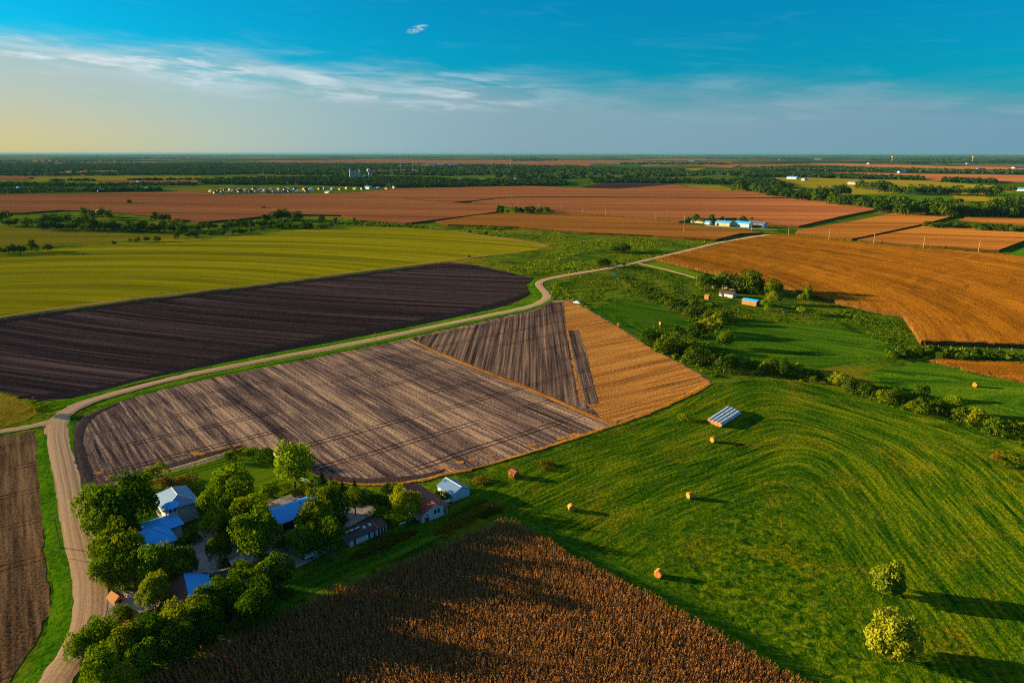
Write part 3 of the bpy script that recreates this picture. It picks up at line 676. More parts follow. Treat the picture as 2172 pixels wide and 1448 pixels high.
template('light', leaf_light, 2600, 0.060, 1, nl=34, rz=0.42, zc=0.60)
template('willow', leaf_willow, 6500, 0.070, 2, nl=60, zc=0.47, rz=0.60, lr=(0.12, 0.20), r0=0.02)
leaf_hedge = leaf_mat('leaves_hedge', (0.014, 0.046, 0.003), (0.090, 0.145, 0.006), trans=0.25)
template('hedge', leaf_hedge, 900, 0.095, 5, nl=18, zc=0.46, rz=0.50, lr=(0.16, 0.30))
template('shrub', leaf_a, 700, 0.105, 5, nl=16, zc=0.46, rz=0.50, lr=(0.16, 0.28))
template('shrub_olive', leaf_b, 700, 0.105, 3, nl=16, zc=0.46, rz=0.50, lr=(0.16, 0.28))
template('flowering', leaf_flower, 650, 0.10, 2, nl=14, zc=0.48, rz=0.48, lr=(0.16, 0.26))
template('dry', leaf_dry, 800, 0.09, 2, nl=18, zc=0.40, rz=0.46, lr=(0.15, 0.25))
template('small', leaf_mid, 520, 0.13, 5, nl=12, zc=0.47, rz=0.50, lr=(0.18, 0.30), r0=0.035)
template('poplar', leaf_b, 1300, 0.09, 1, nl=22, cx=0.42, zc=0.50, rz=0.50)
def conifer(seed, n=1100):
    r = np.random.default_rng(seed); z = 0.06 + 0.92 * (1 - np.sqrt(r.random(n))); tier = np.floor(z * 9) / 9
    rad = (1 - z) * 0.5 * (0.65 + 0.45 * (1 - (z - tier) * 9)); a = r.uniform(0, 6.283, n); rr = rad * np.sqrt(r.uniform(0.25, 1, n))
    a = a + 0.25 * np.sin(a * 5 + tier * 20)
    c = np.stack([rr * np.cos(a), rr * np.sin(a), z - rr * 0.18], 1)
    nrm = unit(np.stack([np.cos(a), np.sin(a), np.full(n, 0.9)], 1) + 0.5 * r.normal(size=(n, 3)))
    return leaf_quads(c, nrm, 0.10 * (1.1 - 0.6 * z) * r.uniform(0.7, 1.3, n), r)
TPL['conifer'] = []
for i in range(2):
    tb = MB(); tb.tube((0, 0, -0.02), (0, 0, 0.8), 0.03, 0.006, 6)
    TPL['conifer'].append((quads_mesh('conifer_crown', conifer(i + 5), leaf_con), mesh('conifer_trunk', tb.v, tb.f, bark)))
PROTO = {}
tree_no = [0]
def put_tree(name, key, x, y, w, h, label, cat, group=None, parts=True):
    i = tree_no[0]; tree_no[0] += 1
    tp = TPL[key]; cm, tm = tp[(i * 7 + int(abs(x))) % len(tp)]
    rz = random.uniform(0, 6.283); sx = w * random.uniform(0.93, 1.07)
    t = empty(name, (x, y, 0), rz, (sx, w, h)); tag(t, label, cat, group)
    link('crown', cm, t)
    link('trunk' if cat == 'tree' else 'stem', tm, t)
    return t
def tree_at(cx, cy, wpx, label, key='broad', hf=1.0, name=None, cat='tree', group=None, base=False):
    """cx, cy: middle of the crown in the photograph; wpx: its width"""
    h = 8.0; wpx = wpx * (1.05 if group == 'farmyard trees' else 1.3 if group == 'field line trees' else 1.1 if key == 'small' else 1.12)
    for _ in range(4):
        zc = 0.0 if base else 0.5 * h
        v = (cy - 724.0) / F; D = (HC - zc) / (SP + v * CP); w = wpx * D / F; h = w * hf
    x, y = G(cx, cy, 0.0 if base else 0.5 * h)
    return put_tree(name or {'conifer': 'conifer', 'willow': 'willow_tree', 'poplar': 'poplar_tree'}.get(key, 'tree' if cat == 'tree' else 'bush'), key, x, y, w, h, label, cat, group)

# ---- trees of the near farm (crown middle, crown width in the photograph)
FT = 'farmyard trees'
farm = [
 (214,1090,92,'broad','broad dark tree against the gravel road beside the blue-roofed house'),
 (278,1072,108,'broad','largest dark tree between the gravel road and the blue-roofed house'),
 (252,1118,70,'broad','dark tree tucked under the largest crown beside the road'),
 (238,1163,92,'olive','yellow-green tree leaning over the road at the pole shadow'),
 (272,1180,84,'olive','sunlit tree in front of the blue pyramid roof, roadside'),
 (370,1194,80,'olive','sunlit tree crown covering the lower edge of the blue pyramid roof'),
 (322,1206,80,'broad','tree between the pyramid-roofed house and the white corner fence'),
 (230,1205,80,'broad','dark roadside tree above the small orange-roofed stand'),
 (282,1215,70,'broad','dark tree whose crown overhangs the white corner fence'),
 (390,1200,62,'broad','shaded tree between the gravel yard and the brown-roofed barn'),
 (465,1166,50,'olive','small yellow-green tree alone in the gravel yard'),
 (472,1148,34,'olive','slim top rising behind the small yard tree'),
 (448,1064,64,'broad','tree pressed against the upper blue house roof'),
 (495,1030,82,'broad','tall dark tree at the edge of the striped lawn'),
 (505,1070,80,'broad','dark tree between the house and the blue-roofed barn'),
 (460,1110,66,'olive','sunlit tree close by the round porch of the house'),
 (532,1098,86,'olive','broad tree hiding the end of the blue-roofed barn'),
 (545,1138,98,'broad','big dark tree in front of the blue-roofed barn door'),
 (502,1120,60,'broad','shaded crown at the head of the gravel yard'),
 (622,988,80,'light','tall bright green tree with a bare trunk at the stubble edge'),
 (672,1098,86,'olive','yellow-topped tree in front of the blue-roofed barn'),
 (640,1150,62,'broad','dark low tree beside the gravel drive and white trailer'),
 (700,1142,72,'broad','dark spreading tree next to the long low shed'),
 (660,1140,64,'broad','dark tree behind the white trailer'),
 (700,1066,72,'olive','rounded tree right of the blue-roofed barn'),
 (752,1062,48,'olive','small rounded tree beside the white gate panel'),
 (862,1068,64,'olive','round tree standing against the red-roofed barn'),
 (832,1050,46,'olive','pale tree behind the round tree by the red-roofed barn'),
 (806,1062,38,'broad','dark tree at the end of the long low shed roof'),
 (590,1212,76,'broad','round dark tree at the lane edge below the gravel yard'),
 (548,1232,66,'broad','dark tree left of the round tree at the lane edge'),
 (520,1218,56,'broad','tree below the patched rubble roof'),
 (542,1285,90,'broad','big round tree beside the corn at the shelterbelt end'),
 (492,1256,76,'broad','tree in the shelterbelt behind the big round end tree'),
 (455,1272,72,'broad','shelterbelt tree next to the blue slope of the brown barn'),
 (421,1302,70,'olive','yellow-green shelterbelt tree below the brown barn roof'),
 (325,1258,70,'olive','tree with several bare stems beside the brown barn'),
 (372,1322,80,'olive','sunlit shelterbelt tree between brown barn and corn'),
 (440,1326,70,'broad','dark shelterbelt tree hanging over the corn edge'),
 (324,1345,80,'broad','shelterbelt tree below the larger orange shed'),
 (380,1372,72,'broad','dark shelterbelt tree at the corn, under the sunlit one'),
 (264,1376,76,'olive','olive shelterbelt tree facing the orange shed'),
 (306,1392,66,'broad','dark shelterbelt tree close by the dry yellow shrub'),
 (213,1352,70,'broad','tree at the road bend where the shelterbelt begins'),
 (172,1374,58,'broad','roadside tree at the tip of the shelterbelt'),
 (216,1424,86,'broad','big tree at the lower end of the shelterbelt by the road'),
 (255,1440,60,'olive','olive tree in the corner between corn and road'),
 (255,1306,42,'olive','small olive tree beside the larger orange shed'),
]
for cx, cy, w, key, lab in farm: tree_at(cx, cy, w, lab, key, hf=1.30, group=FT)
for cx, cy, w, h_, lab in [(638,1082,26,1.5,'dark spruce in front of the blue barn roof'),(726,1036,30,1.35,'dark cedar left of its twin behind the white gate panel'),
    (752,1034,30,1.35,'dark cedar right of its twin behind the white gate panel'),(683,1012,26,1.35,'dark cedar at the stubble edge beside the bright green tree'),(703,1026,26,1.2,'low dark cedar nearer the lawn than its neighbour')]:
    tree_at(cx, cy, w, lab, 'conifer', hf=h_, group='conifers of the farm')
BG = 'garden bushes of the farm'
for cx, cy, w, key, lab in [
 (205,1044,32,'shrub_olive','round olive bush where the white fence meets the road'),
 (271,1024,26,'flowering','small pink flowering bush on the white fence'),
 (333,1000,42,'shrub_olive','yellowish bush breaking the line of the white fence'),
 (345,1026,42,'flowering','pink flowering bush above the house roof, nearer the fence'),
 (372,1022,26,'flowering','low pink blossom between two garden bushes'),
 (396,1018,42,'flowering','rusty pink flowering bush at the lawn corner of the house'),
 (322,1046,34,'shrub_olive','brownish bush left of the upper house roof'),
 (345,1058,26,'shrub_olive','green bush at the sunlit side of the house'),
 (325,1075,34,'shrub_olive','olive bush between big dark tree and house'),
 (492,966,30,'shrub_olive','yellowish bush at the far end of the white fence'),
 (531,958,34,'shrub','dark round bush at the top edge of the lawn'),
 (562,968,36,'shrub','second dark bush at the top edge of the lawn, beside the short fence'),
 (572,1036,44,'shrub','dark bush on the lawn below the bright green tree'),
 (604,1030,24,'shrub_olive','little bush at the foot of the bright green tree'),
 (655,1028,24,'shrub','dark bush right of the bright green tree trunk'),
 (632,1042,26,'dry','orange dried bush beside the gravel patch'),
 (655,1046,28,'flowering','pink flowering bush above the blue barn roof'),
 (690,1046,30,'shrub','dark bush behind the blue barn'),
 (801,1092,42,'shrub','dark low bush at the end wall of the long low shed'),
 (742,1128,34,'shrub','grey-green bush against the long low shed roof'),
 (575,1185,36,'shrub','dark bush at the gravel drive under the big yard tree'),
 (480,1196,28,'shrub','dark bush at the foot of the small yard tree'),
 (930,1050,22,'shrub','bush between the red-roofed barn and the white shed'),
 (946,1054,18,'shrub','small bush against the white shed wall'),
 (820,1130,18,'dry','dry yellow bush at the corner of the long low shed'),
 (440,1352,40,'dry','dry yellow shrub at the foot of the shelterbelt'),
 (230,1312,22,'dry','rust coloured bush by the road at the orange shed'),
 (520,1320,34,'shrub','low bush at the corn edge under the big round tree'),
 (610,1255,30,'shrub','low bush on the lane beside the round tree'),
 (70,853,14,'shrub','tiny bush at the corner of the black field'),
 (88,868,26,'shrub','leafy clump at the side road junction'),
]: tree_at(cx, cy, w, lab, key, hf=0.8, cat='bush', name='bush', group=BG)
tree_at(1885,1228,66,'upper of two round pale trees alone in the hay meadow','willow',hf=1.0,group='round trees in the hay meadow')
tree_at(1901,1352,94,'lower, larger of two round pale trees alone in the hay meadow','willow',hf=1.0,group='round trees in the hay meadow')
# thickets in the meadow beside the white shed
tree_at(1021,1016,40,'oval thicket with dark middle beside the white shed','dry',hf=0.30,cat='bush',name='thicket',group='thickets in the hay meadow')
tree_at(1156,984,44,'low sunlit thicket at the stubble edge beyond the overgrown hut','dry',hf=0.22,cat='bush',name='thicket',group='thickets in the hay meadow')
tree_at(1450,884,24,'small thicket on the ditch at the stubble corner','shrub_olive',hf=0.6,cat='bush',name='thicket',group='thickets in the hay meadow')
for k, (cx, cy, w) in enumerate([(2112,968,26),(2122,958,26),(2150,965,34),(2140,984,34),(2165,975,36)]):
    tree_at(cx, cy, w, ORD[k] + ' low thicket ringing the dark hollow at the meadow edge', 'dry' if k < 2 else 'shrub_olive', hf=0.35, cat='bush', name='thicket', group='thickets round the hollow')

# ---- creek hedge on the right
H7 = [(70,840,60),(180,880,70),(240,830,70),(330,860,110),(430,915,50),(440,850,50),(560,955,50),(600,920,50),(680,960,50),(750,950,95),(850,990,100),(940,1030,80),(1010,1030,95),(1100,1080,95),(1180,1060,80),(1225,1100,60),(1390,1050,90),(1340,1150,85),(1420,1150,115),(1510,1160,110),(1700,1220,100),(1810,1240,115),(1880,1250,60),(1970,1310,130),(2080,1300,80),(2165,1320,75),(2250,1340,90),(2330,1370,80)]
for k, (x, y, w) in enumerate(H7):
    key = 'shrub_olive' if k % 4 == 1 else 'hedge'
    tree_at(1572 + x / 3.62, 540 + y / 3.62, w / 3.62 * 1.3, ORD[k] + ' shrub of the creek hedge behind the hay meadow, counted from the lone tree', key, hf=0.85, cat='bush', name='bush', group='creek hedge behind the hay meadow')
tree_at(1572 + 1625 / 3.62, 540 + 1150 / 3.62, 34, 'tallest and palest tree of the creek hedge behind the hay meadow', 'light', hf=1.1)
H7b = [(1170,770,80),(1260,750,90),(1350,745,100),(1440,750,80),(1550,775,90),(1680,790,80),(1740,782,90),(1830,790,80)]
for k, (x, y, w) in enumerate(H7b):
    tree_at(1572 + x / 3.62, 540 + y / 3.62, w / 3.62, ORD[k] + ' shrub of the short hedge under the corner of the orange field', 'hedge', hf=0.62, cat='bush', name='bush', group='short hedge under the orange field')
H6 = [(1190,850,110),(1270,850,110),(1330,880,110),(1290,910,100),(1400,940,75),(1420,800,75),(1540,980,125),(1630,1000,80),(1695,1010,95),(1765,1050,115),(1830,1020,70),(1560,790,95),(1640,770,105),(1700,770,65),(1510,650,90),(1600,660,85),(1640,690,75),(1720,700,80),(1440,640,70),(1350,605,75),(1390,625,60),(1290,570,50),(2070,1080,80),(2130,1065,90)]
for k, (x, y, w) in enumerate(H6):
    key = 'shrub_olive' if k % 5 == 2 else 'hedge'
    tree_at(1050 + x / 3.62, 480 + y / 3.62, w / 3.62 * 1.28, ORD[k] + ' shrub of the creek hedge beside the straw field, counted from its tip', key, hf=0.88, cat='bush', name='bush', group='creek hedge beside the straw field')
tree_at(1536, 720, 34, 'lone round tree in the small pasture beside the creek hedge', 'broad')
for k, (x, y, w, lab) in enumerate([(915,172,70,'sunlit end of the bush clump in the rough grass past the bend'),(960,172,75,'middle of the bush clump in the rough grass past the bend'),(1015,162,75,'shaded end of the bush clump in the rough grass past the bend'),
     (800,275,80,'left bush of the pair on the mound beside the road bridge'),(850,272,85,'dark bush of the pair on the mound beside the road bridge'),(990,290,32,'small tree leaning over the road at the bridge'),(1385,185,20,'tiny bush in the rough grass by the straight road'),(1485,155,22,'small bush nearest the far road corner'),
     (930,275,34,'low bush on the verge before the bridge')]):
    tree_at(1050 + x / 3.62, 480 + y / 3.62, w / 3.62, lab, 'hedge', hf=0.8, cat='bush', name='bush', group='bushes near the road bridge')

# ---- homestead in front of the orange field
for cx, cy, w, key, hf, lab in [(1497,597,36,'broad',0.9,'round tree at the lane end of the homestead'),(1516,601,26,'broad',0.9,'small tree second from the lane at the homestead'),(1546,594,38,'broad',1.0,'big tree behind the white house of the homestead'),
    (1588,596,44,'broad',1.0,'biggest tree right of the white house of the homestead'),(1604,604,34,'broad',0.95,'tree overlapping the biggest homestead tree'),(1641,611,30,'olive',1.1,'tall tree beside the dark shadows on the orange field'),(1640,631,28,'olive',0.8,'low tree below the tall one beside the orange field'),
    (1530,602,26,'broad',0.95,'small tree in front of the middle of the white homestead house'),(1562,604,28,'broad',0.95,'tree between the two white houses of the homestead'),(1576,603,26,'broad',1.0,'tree over the roof of the small gabled homestead house'),
    (1713,622,15,'poplar',1.9,'narrow upright tree at the edge of the orange field')]:
    tree_at(cx, cy, w * 1.12, lab, 'hedge' if key == 'broad' else key, hf=hf, group='trees of the homestead')
for cx, cy, w, lab in [(1625,643,24,'bush behind the long orange shed'),(1704,629,22,'bush at the left foot of the narrow tree'),(1722,628,16,'bush at the right foot of the narrow tree'),(1702,657,26,'lone bush in the weeds below the homestead'),(1630,652,18,'small bush below the long orange shed'),(1535,620,18,'bush in front of the white homestead house')]:
    tree_at(cx, cy, w, lab, 'shrub', hf=0.75, cat='bush', name='bush', group='bushes of the homestead')
UB = 'undergrowth of the farm trees'
for k, (cx, cy, w) in enumerate([(300,1125,40),(345,1140,36),(410,1140,30),(250,1230,44),(310,1235,40),(360,1225,36),(480,1090,40),(520,1060,40),(560,1110,36),(600,1150,32),(680,1125,40),(720,1100,36),(780,1055,30),(470,1300,44),(400,1345,44),(340,1375,44),(280,1350,40),(240,1395,40),(520,1262,40),(565,1255,40),(430,1225,34),(190,1400,36)]):
    tree_at(cx, cy, w, ORD[k] + ' dark low bush under the farm trees, counted from the farmhouse outward', 'hedge', hf=0.7, cat='bush', name='bush', group=UB)
# ---- weeds, stubble weeds and tall grass
def scatter(name, pts, n, hgt, wid, leafm, leaves=7, mask=None, seed=1, world=False, narrow=False, kind='stuff'):
    poly = np.array(pts if world else PX(pts)); r = np.random.default_rng(seed)
    lo, hi = poly.min(0), poly.max(0)
    P = r.uniform(lo, hi, (n, 2)); P = P[inside(P, poly)]
    if mask is not None: P = P[mask(P, r)]
    k = len(P); sc = r.uniform(0.5, 1.4, k)
    base = np.repeat(P, leaves, 0); s = np.repeat(sc, leaves)
    m = len(base)
    if narrow:
        a = r.uniform(0, 6.283, m); c = np.stack([base[:, 0] + r.normal(size=m) * wid * 0.4, base[:, 1] + r.normal(size=m) * wid * 0.4, np.zeros(m)], 1)
        t = np.stack([np.cos(a), np.sin(a), np.zeros(m)], 1); lean = r.normal(size=(m, 3)) * 0.3; lean[:, 2] = 1
        h = hgt * s * r.uniform(0.7, 1.2, m); wv = (wid * 0.16 * s)[:, None]
        q = np.stack([c - t * wv, c + t * wv, c + lean * h[:, None] + t * wv * 0.25, c + lean * h[:, None] - t * wv * 0.25], 1)
    else:
        d = r.normal(size=(m, 3)); d[:, 2] = np.abs(d[:, 2]); d = unit(d)
        c = np.stack([base[:, 0], base[:, 1], np.zeros(m)], 1) + d * s[:, None] * np.array([wid * 0.5, wid * 0.5, hgt]) * r.uniform(0.6, 1.0, (m, 1))
        q = leaf_quads(c, unit(d + 0.5 * r.normal(size=(m, 3))), wid * 0.55 * s * r.uniform(0.7, 1.3, m), r)
    o = link(name, quads_mesh(name, q, leafm)); tag(o, kind=kind); return o
def blobs(scale, thr, seed=0):
    ph = np.random.default_rng(seed).uniform(0, 6.28, (6, 3))
    def f(P, r):
        v = sum(np.sin(P @ (np.array([math.cos(p[0]), math.sin(p[0])]) * (0.7 + i * 0.35) / scale) + p[1]) for i, p in enumerate(ph)) / 3
        return v + r.normal(size=len(P)) * 0.25 > thr
    return f
scatter('weeds', [(1175,592),(1300,572),(1360,562),(1480,595),(1500,612),(1620,660),(1740,640),(1900,675),(1945,735),(1900,742),(1760,690),(1600,678),(1540,690),(1480,690),(1400,640),(1310,640),(1230,640),(1180,630)], 42000, 0.5, 1.05, leaf_weed, 5, blobs(8, -0.05, 3), 3)
scatter('weeds', [(1000,545),(1140,530),(1170,521),(960,489),(1100,488),(1250,500),(1400,506),(1515,514),(1460,528),(1340,558),(1210,580),(1130,588),(1090,577)], 26000, 0.6, 1.6, leaf_weed, 4, blobs(20, 0.05, 5), 4)
scatter('weeds', [(640,486),(760,468),(862,478),(940,474),(1100,487),(960,489),(850,482),(740,480)], 5000, 1.2, 4.0, leaf_weed, 5, blobs(40, 0.1, 6), 5)
# rough verge along the meadow side of the hedge and the ditch at the straw field
scatter('weeds', [(1500,800),(1380,722),(1360,700),(1400,690),(1600,765),(1900,850),(2172,925),(2400,960),(2400,1000),(2172,945),(2000,895),(1740,815),(1600,795)], 9000, 0.6, 1.3, leaf_weed, 6, blobs(7, -0.2, 8), 9)
scatter('weeds', [(1160,610),(1180,600),(1225,640),(1260,660),(1210,640),(1172,634)], 700, 0.7, 1.3, leaf_weed, 6, None, 10)
scatter('scrub', [(1420,600),(1500,640),(1560,665),(1540,690),(1490,720),(1440,740),(1500,765),(1600,790),(1750,812),(1900,850),(2000,880),(2172,925),(2172,905),(2000,862),(1900,838),(1750,798),(1620,775),(1500,745),(1450,722),(1380,705),(1360,712),(1370,735),(1430,765),(1480,790),(1510,800),(1500,770)], 2600, 1.6, 2.4, leaf_hedge, 12, blobs(6, -0.1, 12), 13)
scatter('scrub', [(1312,590),(1330,600),(1380,640),(1420,655),(1470,665),(1480,655),(1420,630),(1370,605),(1330,585)], 500, 1.2, 2.0, leaf_hedge, 12, None, 14)
scatter('scrub', [(1880,745),(1960,735),(2172,755),(2172,765),(2000,762),(1900,760)], 500, 1.3, 2.2, leaf_hedge, 12, None, 15)
# brush strips along the lane
def brush(pts, wv, label, hgt=0.9, leafm=leaf_dry, seed=3, n=900):
    P = PX(pts); r = np.random.default_rng(seed); t = r.uniform(0, len(P) - 1, n); i = np.minimum(t.astype(int), len(P) - 2); f = t - i
    A = np.array(P); C = A[i] * (1 - f)[:, None] + A[i + 1] * f[:, None]
    taper = np.sin(np.pi * t / (len(P) - 1)) ** 0.5
    C = C + r.normal(size=(n, 2)) * 0.38 * wv * taper[:, None]
    base = np.repeat(C, 6, 0); m = len(base); s = np.repeat(r.uniform(0.6, 1.3, n) * (0.4 + 0.6 * taper), 6)
    a = r.uniform(0, 6.283, m); c = np.stack([base[:, 0] + r.normal(size=m) * .2, base[:, 1] + r.normal(size=m) * .2, np.zeros(m)], 1)
    tt = np.stack([np.cos(a), np.sin(a), np.zeros(m)], 1); lean = r.normal(size=(m, 3)) * 0.28; lean[:, 2] = 1; h = (hgt * s)[:, None]; wq = 0.13
    q = np.stack([c - tt * wq, c + tt * wq, c + lean * h + tt * wq * .4, c + lean * h - tt * wq * .4], 1)
    o = link('brush_strip', quads_mesh('brush_strip', q, leafm)); tag(o, label, 'tall grass', 'strips of tall grass beside the lane'); return o
brush([(745,1186),(790,1168),(840,1145),(882,1128)], 2.0, 'shorter strip of yellowish tall grass in the green lane below the long shed')
brush([(922,1134),(970,1110),(1010,1088),(1046,1070)], 2.2, 'longer strip of yellowish tall grass in the green lane by the corn corner', seed=4)
brush([(960,1100),(985,1085),(1010,1072),(1030,1062)], 1.2, 'narrow dark strip of tall grass behind the longer strip', seed=5, n=500, leafm=leaf_b)
brush([(1020,1098),(1045,1085),(1062,1080)], 1.6, 'tuft of tall grass at the very corner of the near corn', seed=6, n=350)

# ------------------------------------------------------------------ standing corn
corn_leaf = leaf_mat('dry_corn', (0.20, 0.100, 0.055), (0.66, 0.33, 0.085), trans=0.3, sc=0.6)
corn_green = leaf_mat('green_corn', (0.03, 0.06, 0.004), (0.11, 0.15, 0.008), trans=0.25, sc=0.6)
corn_soil = field_mat('corn_soil', (0.02, 0.014, 0.008), (0.05, 0.032, 0.016), (0.09, 0.06, 0.03), s=0.76, L=20)
def corn_templates(k=8):
    T = []
    for i in range(k):
        r = np.random.default_rng(100 + i); q = []
        h = r.uniform(1.7, 2.1); lean = r.normal(size=2) * 0.10
        st = lambda z: np.array([lean[0] * z / h, lean[1] * z / h, z])
        a = r.uniform(0, 6.28)
        for d in (0, 1.57):
            t = np.array([math.cos(a + d), math.sin(a + d), 0]) * 0.03
            q.append([st(0) - t, st(0) + t, st(h) + t * .7, st(h) - t * .7])
        for j in range(6):                                   # drooping leaves, two faces each
            z0 = h * (0.34 + 0.11 * j); b_ = a + j * 2.6 + r.normal() * 0.4
            dr = np.array([math.cos(b_), math.sin(b_), 0]); w = np.array([-dr[1], dr[0], 0]) * 0.06
            L = r.uniform(0.15, 0.26); p0 = st(z0); p1 = p0 + dr * L * .55 + np.array([0, 0, .16]); p2 = p0 + dr * L + np.array([0, 0, -0.20 - r.random() * .2])
            q.append([p0 - w * .7, p0 + w * .7, p1 + w, p1 - w]); q.append([p1 - w, p1 + w, p2 + w * .3, p2 - w * .3])
        for j in range(3):                                   # tassel
            b_ = r.uniform(0, 6.28); dr = np.array([math.cos(b_), math.sin(b_), 0]); w = np.array([-dr[1], dr[0], 0]) * 0.025
            p0 = st(h); p1 = p0 + dr * 0.16 + np.array([0, 0, .22]); q.append([p0 - w, p0 + w, p1 + w, p1 - w])
        T.append(np.array(q))
    return np.array(T)
CT = corn_templates()
def corn_rows(poly, a, c, gap=0.85, step=0.25, seed=1, green=None, name='corn_plants', hs=1.0):
    r = np.random.default_rng(seed); p, q = np.array(a), np.array(c); d = (q - p) / np.linalg.norm(q - p); nn = np.array([-d[1], d[0]])
    poly = np.array(poly); uu, vv = (poly - p) @ d, (poly - p) @ nn
    U, V = np.meshgrid(np.arange(uu.min(), uu.max(), step), np.arange(vv.min(), vv.max(), gap))
    P = p + U.ravel()[:, None] * d + V.ravel()[:, None] * nn
    P = P + r.normal(size=P.shape) * np.array([0.08, 0.08]); P = P[inside(P, poly)]
    P = P[r.random(len(P)) > 0.06]
    k = len(P); ti = r.integers(0, len(CT), k); an = r.uniform(0, 6.283, k); s = r.normal(1.0, 0.08, k) * hs
    big = 0.10 * np.sin(P[:, 0] * 0.11) * np.cos(P[:, 1] * 0.13); s = s + big * 0.6
    T = CT[ti].copy(); ca, sa = np.cos(an)[:, None, None], np.sin(an)[:, None, None]
    X = (T[..., 0] * ca - T[..., 1] * sa) * s[:, None, None] + P[:, 0][:, None, None]
    Y = (T[..., 0] * sa + T[..., 1] * ca) * s[:, None, None] + P[:, 1][:, None, None]
    Z = T[..., 2] * s[:, None, None]
    Q = np.stack([X, Y, Z], -1); nq = Q.shape[1]
    mi = np.zeros(k, int)
    if green is not None: mi = green(P, r).astype(int)
    o = link(name, quads_mesh(name, Q.reshape(-1, 4, 3), [corn_leaf, corn_green], np.repeat(mi, nq))); tag(o, kind='stuff'); return o
CORN = [G(*q, 1.9 if q[1] < 1445 else 0) for q in [(1064,1096),(1000,1122),(900,1165),(783,1215),(703,1244),(590,1302),(509,1340),(429,1376),(348,1411),(290,1440),(200,1500),(200,1610),(1990,1610),(1820,1500),(1700,1436),(1637,1401),(1489,1318),(1342,1237),(1213,1173),(1103,1104)]]
e0, e1 = G(300, 1435), G(1000, 1122)
def corn_greenness(P, r):
    d = np.abs(line_side(P, e0, e1)); near_edge = np.exp(-d / 2.2)
    return r.random(len(P)) < 0.03 + 0.35 * near_edge * (np.sin(P[:, 0] * 0.22) * 0.5 + 0.6)
sheet('corn_ground', CORN, 0.10, corn_soil, row=row_line((1103,1104),(1637,1401)), world=True)
corn_rows(CORN, G(1103,1104), G(1637,1401), green=corn_greenness)
# ragged plants along the near edges of the orange field
def edge_band(pts, depth_m, seed):
    P = [np.array(p) for p in PX(pts)]; B = []
    for i, p in enumerate(P):
        t = P[min(i + 1, len(P) - 1)] - P[max(i - 1, 0)]; t = t / np.linalg.norm(t); B.append(p + np.array([-t[1], t[0]]) * depth_m)
    return P + B[::-1]
corn_rows(edge_band([(1729,634),(1798,650),(1860,664),(1914.5,674)], 2.2, 1), G(1729,634), G(1914,674), step=0.5, seed=3, hs=1.08)
corn_rows(edge_band([(1914.5,674),(1953,731)], 2.2, 1), G(1914,674), G(1953,731), step=0.4, seed=4, hs=1.08)
corn_rows(edge_band([(1953,731),(2172,739),(2300,745)], 4.0, 1), G(1953,731), G(2172,739), step=0.4, seed=5, hs=1.1)

corn_rows(edge_band([(1392,553),(1520,584),(1560,590),(1660,612),(1729,634)], 2.2, 1), G(1520,584), G(1729,634), step=0.7, seed=6, hs=1.08)
# ------------------------------------------------------------------ buildings
tin = paint_mat('tin_roof', (0.10, 0.22, 0.42), rough=0.45, metal=0.25, dirt=0.20, dirt_col=(0.20, 0.22, 0.26), ribs=0.9, rib_axis=0, spec=0.5)  # grey metal, some blue of the sky mixed into its base colour
tin_blue = paint_mat('sky_tinted_tin_roof', (0.045, 0.38, 0.92), rough=0.5, metal=0.0, dirt=0.15, dirt_col=(0.08, 0.2, 0.42), ribs=0.7, rib_axis=0, spec=0.15)  # pale metal with the reflected blue sky painted into the base colour
rust = paint_mat('rusty_roof', (0.24, 0.055, 0.040), rough=0.75, dirt=0.7, dirt_col=(0.30, 0.06, 0.025), ribs=0.6, rib_axis=0, sc=0.6)
brown_roof = paint_mat('brown_roof', (0.115, 0.050, 0.042), rough=0.85, dirt=0.6, dirt_col=(0.04, 0.025, 0.03), ribs=0.5, rib_axis=0, sc=0.9)
dark_roof = paint_mat('dark_roof', (0.045, 0.035, 0.045), rough=0.85, dirt=0.5, dirt_col=(0.12, 0.08, 0.07), sc=0.8)
orange_roof = paint_mat('weathered_orange_roof', (0.30, 0.13, 0.028), rough=0.85, dirt=0.4, dirt_col=(0.2, 0.08, 0.02), ribs=0.35, rib_axis=1)
white_wall = paint_mat('white_wall', (0.40, 0.44, 0.48), rough=0.75, dirt=0.30, dirt_col=(0.30, 0.28, 0.24), ribs=0.0)
tin_wall = paint_mat('tin_wall', (0.32, 0.42, 0.52), rough=0.5, dirt=0.25, dirt_col=(0.25, 0.24, 0.22), ribs=0.8, rib_axis=0)
wood_wall = paint_mat('wood_wall', (0.30, 0.17, 0.06), rough=0.9, dirt=0.5, dirt_col=(0.12, 0.06, 0.025))
cream_wall = paint_mat('cream_wall', (0.46, 0.37, 0.22), rough=0.8, dirt=0.2)
dark_in = paint_mat('dark_opening', (0.012, 0.012, 0.014), rough=0.9, dirt=0.0)
glass = paint_mat('window_glass', (0.02, 0.03, 0.04), rough=0.1, dirt=0.0, spec=0.6)
white_p = paint_mat('white_paint', (0.74, 0.75, 0.74), rough=0.6, dirt=0.15)
red_p = paint_mat('red_brown_paint', (0.13, 0.03, 0.025), rough=0.7, dirt=0.3)
blue_wall = paint_mat('pale_blue_wall', (0.34, 0.46, 0.60), rough=0.6, dirt=0.2)
conc = paint_mat('concrete', (0.42, 0.42, 0.40), rough=0.9, dirt=0.3)
wood_pole = paint_mat('pole_wood', (0.17, 0.115, 0.07), rough=0.9, dirt=0.4)
pale_pole = paint_mat('pale_pole_wood', (0.40, 0.30, 0.17), rough=0.9, dirt=0.3)
steel = paint_mat('galvanised', (0.36, 0.38, 0.40), rough=0.4, metal=0.5, dirt=0.2)
rubber = paint_mat('rubber', (0.02, 0.02, 0.02), rough=0.8, dirt=0.1)

